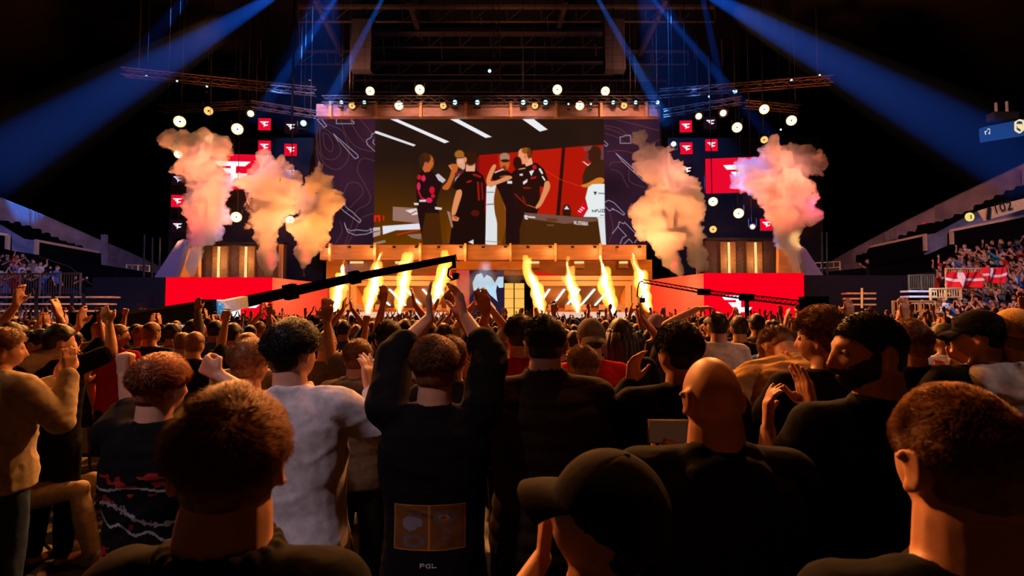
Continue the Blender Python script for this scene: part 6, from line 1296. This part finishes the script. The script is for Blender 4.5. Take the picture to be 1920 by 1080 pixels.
# ================================================================== PRINTS, PHONES, CHAIRS, TAPE
from mathutils.bvhtree import BVHTree
def find(lbl): return next(o for o in SC.objects if o.get('label', '').startswith(lbl))
def decal(lbl, name, x0, x1, z0, z1, cell, paint, mats, side=-1, label=None):
    b = find(lbl); sh = next(c for c in b.children if c.name.startswith('shirt')); me = sh.data
    bv = BVHTree.FromPolygons([tuple(v.co) for v in me.vertices], [tuple(p.vertices) for p in me.polygons]); nx = int((x1-x0)/cell); nz = int((z1-z0)/cell); idx = {}; V = []; F = []; M = []
    def vid(i, j):
        if (i, j) not in idx:
            h = bv.ray_cast(Vector((x0+i*cell, side*1.0, z0+j*cell)), Vector((0, -side, 0)))
            if h[0] is None: idx[i, j] = None
            else: V.append(h[0]+h[1]*.0025*(1 if h[1].y*side > 0 else -1)); idx[i, j] = len(V)-1
        return idx[i, j]
    for j in range(nz):
        for i in range(nx):
            m_ = paint((i+.5)/nx, 1-(j+.5)/nz)
            if m_ is None: continue
            q = [vid(i, j), vid(i+1, j), vid(i+1, j+1), vid(i, j+1)]
            if None not in q: F.append(q); M.append(m_)
    if not F: return
    me = bpy.data.meshes.new(name); me.from_pydata(V, [], F)
    for m_ in mats: me.materials.append(m_)
    me.polygons.foreach_set('material_index', M); o = link(name, me, None, b)
    if label: o['label'] = label
G = {'P': ('11110', '10001', '11110', '10000', '10000'), 'G': ('01111', '10000', '10011', '10001', '01111'), 'L': ('10000', '10000', '10000', '10000', '11111'), 'C': ('01111', '10000', '10000', '10000', '01111'), 'O': ('01110', '10001', '10001', '10001', '01110'), 'N': ('10001', '11001', '10101', '10011', '10001'), 'E': ('11111', '10000', '11110', '10000', '11111'), 'I': ('01110', '00100', '00100', '00100', '01110'), 'T': ('11111', '00100', '00100', '00100', '00100'), '7': ('11111', '00001', '00010', '00100', '00100'), ' ': ('00000',)*5}
def word(w_):
    def f(u, v):
        k = u*len(w_)*6; c = int(k/6); x = int(k) % 6; y = min(4, int(v*5)); return 0 if x < 5 and G[w_[min(c, len(w_)-1)]][y][x] == '1' else None
    return f
Pw = mat('print white', (.62, .58, .58), .7, spec=.1); Pr = mat('print red', (.55, .02, .02), .7, spec=.1); Po = mat('print orange', (.42, .15, .03), .7, spec=.1); Pg = mat('print grey', (.20, .17, .2), .7, spec=.1)
def back_print(u, v):     # bordered orange panel with pale figure patches
    if u < .02 or u > .98 or v < .02 or v > .98: return 0
    for cx, cy, rx, ry, m_ in ((.30, .22, .10, .07, 2), (.24, .42, .12, .16, 1), (.34, .40, .07, .10, 1), (.28, .80, .16, .14, 2), (.72, .28, .16, .14, 2), (.70, .30, .09, .07, 0), (.74, .66, .05, .12, 2)):
        d = math.hypot((u-cx)/rx, (v-cy)/ry)
        if d < 1 and (d > .55 or m_ == 1): return m_
    return 0 if (abs(u-.5) < .012) else 3
P_panel = mat('print panel', (.17, .062, .018), .75, spec=.05)
L7 = 'person in a black sweatshirt with a printed back'
decal(L7, 'back_print', -.125, .125, 1.04, 1.20, .004, back_print, [Po, Pg, mat('print lilac', (.11, .09, .11), .7), P_panel], label='dull orange back print with pale figures')
decal(L7, 'lettering', -.03, .03, 0.985, 1.0, .0015, word('PGL'), [Pw])
rg = np.random.default_rng(5)
def tour(u, v):
    n_ = float(vnoise(np.array([[u*3, v*3, 0]]), 3.1, 4)[0]); n2 = float(vnoise(np.array([[u*4, v*9, 1]]), 3.7, 8)[0])
    if v < .14: return 1 if n2 > .12 and .1 < u < .9 else None
    if abs(v-.16-.02*math.sin(u*9)) < .012: return 0
    d = abs((v-.36)+.10*math.sin(u*5+.6)-.05)
    if d < .014 or (d < .03 and math.sin(u*60) > .5): return 0
    if abs(v-.56-.22*(u-.5)+.03*math.sin(u*20)) < .013: return 0
    if math.hypot((u-.42)/.05, (v-.36)/.05) < 1 and math.cos(6*math.atan2(v-.36, u-.42)) > 0: return 0
    if .20 < v < .32 and n_ > .25: return 1
    if .74 < v < .92 and n2 > .1: return 1
    if math.hypot((u-.6)/.2, (v-.80)/.03) < 1 and math.sin(u*90) > -.2: return 0
    return 1 if n_ > .62 else None
decal('person with both fists' if False else 'ginger haired person', 'back_print', -.17, .17, .98, 1.36, .0045, tour, [mat('print pale', (.30, .27, .29), .7), mat('print dark red', (.28, .012, .010), .7)], label='red and white tour style back print')
decal('person with curly brown hair in a black jacket', 'lettering', -.13, .13, 1.26, 1.31, .003, word('COLIN'), [Pw])
def ring(u, v): d = math.hypot(u-.5, v-.5); return 0 if .36 < d < .44 or .17 < d < .22 else None
decal('person with curly brown hair in a black jacket', 'ring_print', -.07, .07, 1.08, 1.22, .004, ring, [Pg])
decal('bearded person', 'small_print', -.03, .03, 1.40, 1.408, .002, lambda u, v: 0 if u < .12 or (u > .3 and math.sin(u*70) > -.5) else None, [Pw])
# smartphone held by the bald person
def phone(loc, rz, tilt, label, sc=1.0, col=(120, 70, 40)):
    r = empty('smartphone', loc, rz); r.rotation_euler = (tilt, 0, rz); tag(r, label, 'phone'); a, b = .076*sc, .037*sc
    MB().box(-a, a, .001, .009, -b, b).build('phone_case', mat('phone case', (.02, .02, .02), .4), r)
    MB().box(-a*.985, a*.985, -.001, .001, -b*.97, b*.97).build('bezel', mat('phone rim', (.5, .46, .45), .3, .8), r)
    MB().box(-a*.94, a*.94, -.0018, -.001, -b*.9, b*.9).build('screen', emit('phone screen %d' % col[0], rgb(*col), 1), r)
phone(at(1260, 809, 1.72), 0, -.1, 'phone in landscape held up by the bald person', 1.0, (50, 27, 16))
for n_, (x, y, k, tz) in enumerate(PHN[:8]):
    q = Matrix.Rotation(tz, 3, 'Z')@Vector((0, .40, 1.70))*k; phone(Vector((x, y, 0))+q, tz, 0, 'small bright phone held up in the floor crowd, %s from the camera' % ('nearest', 'second', 'third', 'fourth', 'fifth', 'sixth', 'seventh', 'eighth')[n_], 1, ((210, 215, 235), (215, 200, 180))[n_ % 2])
# eyes and glasses on the faces that show
for lb in ('bearded person', 'person in a faded grey baseball cap', 'person with curly hair in black', 'person in a black cap and black t-shirt'):
    b = find(lb); sp = EYES.get(b.name)
    if sp is None: continue
    for sx in (-1, 1):
        V, F = sph((sx*.031, .0755, .006), (.0125, .011, .0125), 16, 10); V = bend(headxf(V+HC, sp['yaw'], sp['pitch'], sp['roll']), sp['lx'], sp['ly']); me = bpy.data.meshes.new('eye'); me.from_pydata([tuple(v) for v in V], [], F); me.shade_smooth(); e = link('eye', me, mat('eye white', (.5, .42, .38), .3), b)
        V, F = sph((sx*.031, .0835, .006), (.006, .0045, .006), 12, 8); V = bend(headxf(V+HC, sp['yaw'], sp['pitch'], sp['roll']), sp['lx'], sp['ly']); me = bpy.data.meshes.new('iris'); me.from_pydata([tuple(v) for v in V], [], F); me.shade_smooth(); link('iris', me, mat('iris', (.02, .012, .008), .2), e)
# watch of the red t-shirt reacher
# folding chairs and floor tape in the left aisle
def chair(x, y, rz, label):
    r = empty('folding_chair', (x, y, 0), rz); tag(r, label, 'chair'); ch = mat('chair metal', (.10, .10, .11), .4, .7)
    MB().box(-.21, .21, -.2, .2, .43, .47).build('seat', mat('chair cushion', (.16, .11, .09), .8), r); MB().box(-.2, .2, -.235, -.2, .62, .84).build('backrest', mat('chair cushion', (.16, .11, .09), .8), r)
    for sx in (-.2, .2): MB().tube([(sx, -.24, .86), (sx, -.20, .45), (sx, .2, .0)], .012, 6).build('leg', ch, r); MB().tube([(sx, .16, .43), (sx, -.24, 0)], .012, 6).build('leg', ch, r)
chair(seat_p.parent.location.x if seat_p.parent else -3.6, 4.1, -1.35, 'dark folding chair under the half hidden sitting person'); chair(at(167, 700, 5.2).x, 5.2, 0, 'empty folding chair in the gap behind the black t-shirt with mop hair')
for p0, p1, lb in (((50, 1085), (95, 1050), 'near'), ((170, 1004), (235, 972), 'far')):
    a = at(p0[0], p0[1], 1); b = at(p1[0], p1[1], 1); C0 = Vector((0, 0, CZ)); A = C0+(a-C0)*(CZ/(CZ-a.z)); B_ = C0+(b-C0)*(CZ/(CZ-b.z)); MB2 = MB().bar(A+Vector((0, 0, .002)), B_+Vector((0, 0, .002)), .05, .003); tag(MB2.build('floor_tape', mat('tape white', (.55, .56, .6), .6)), 'strip of white tape on the floor at lower left, the %s piece' % lb, 'tape')
b = find('person in a red t-shirt reaching');
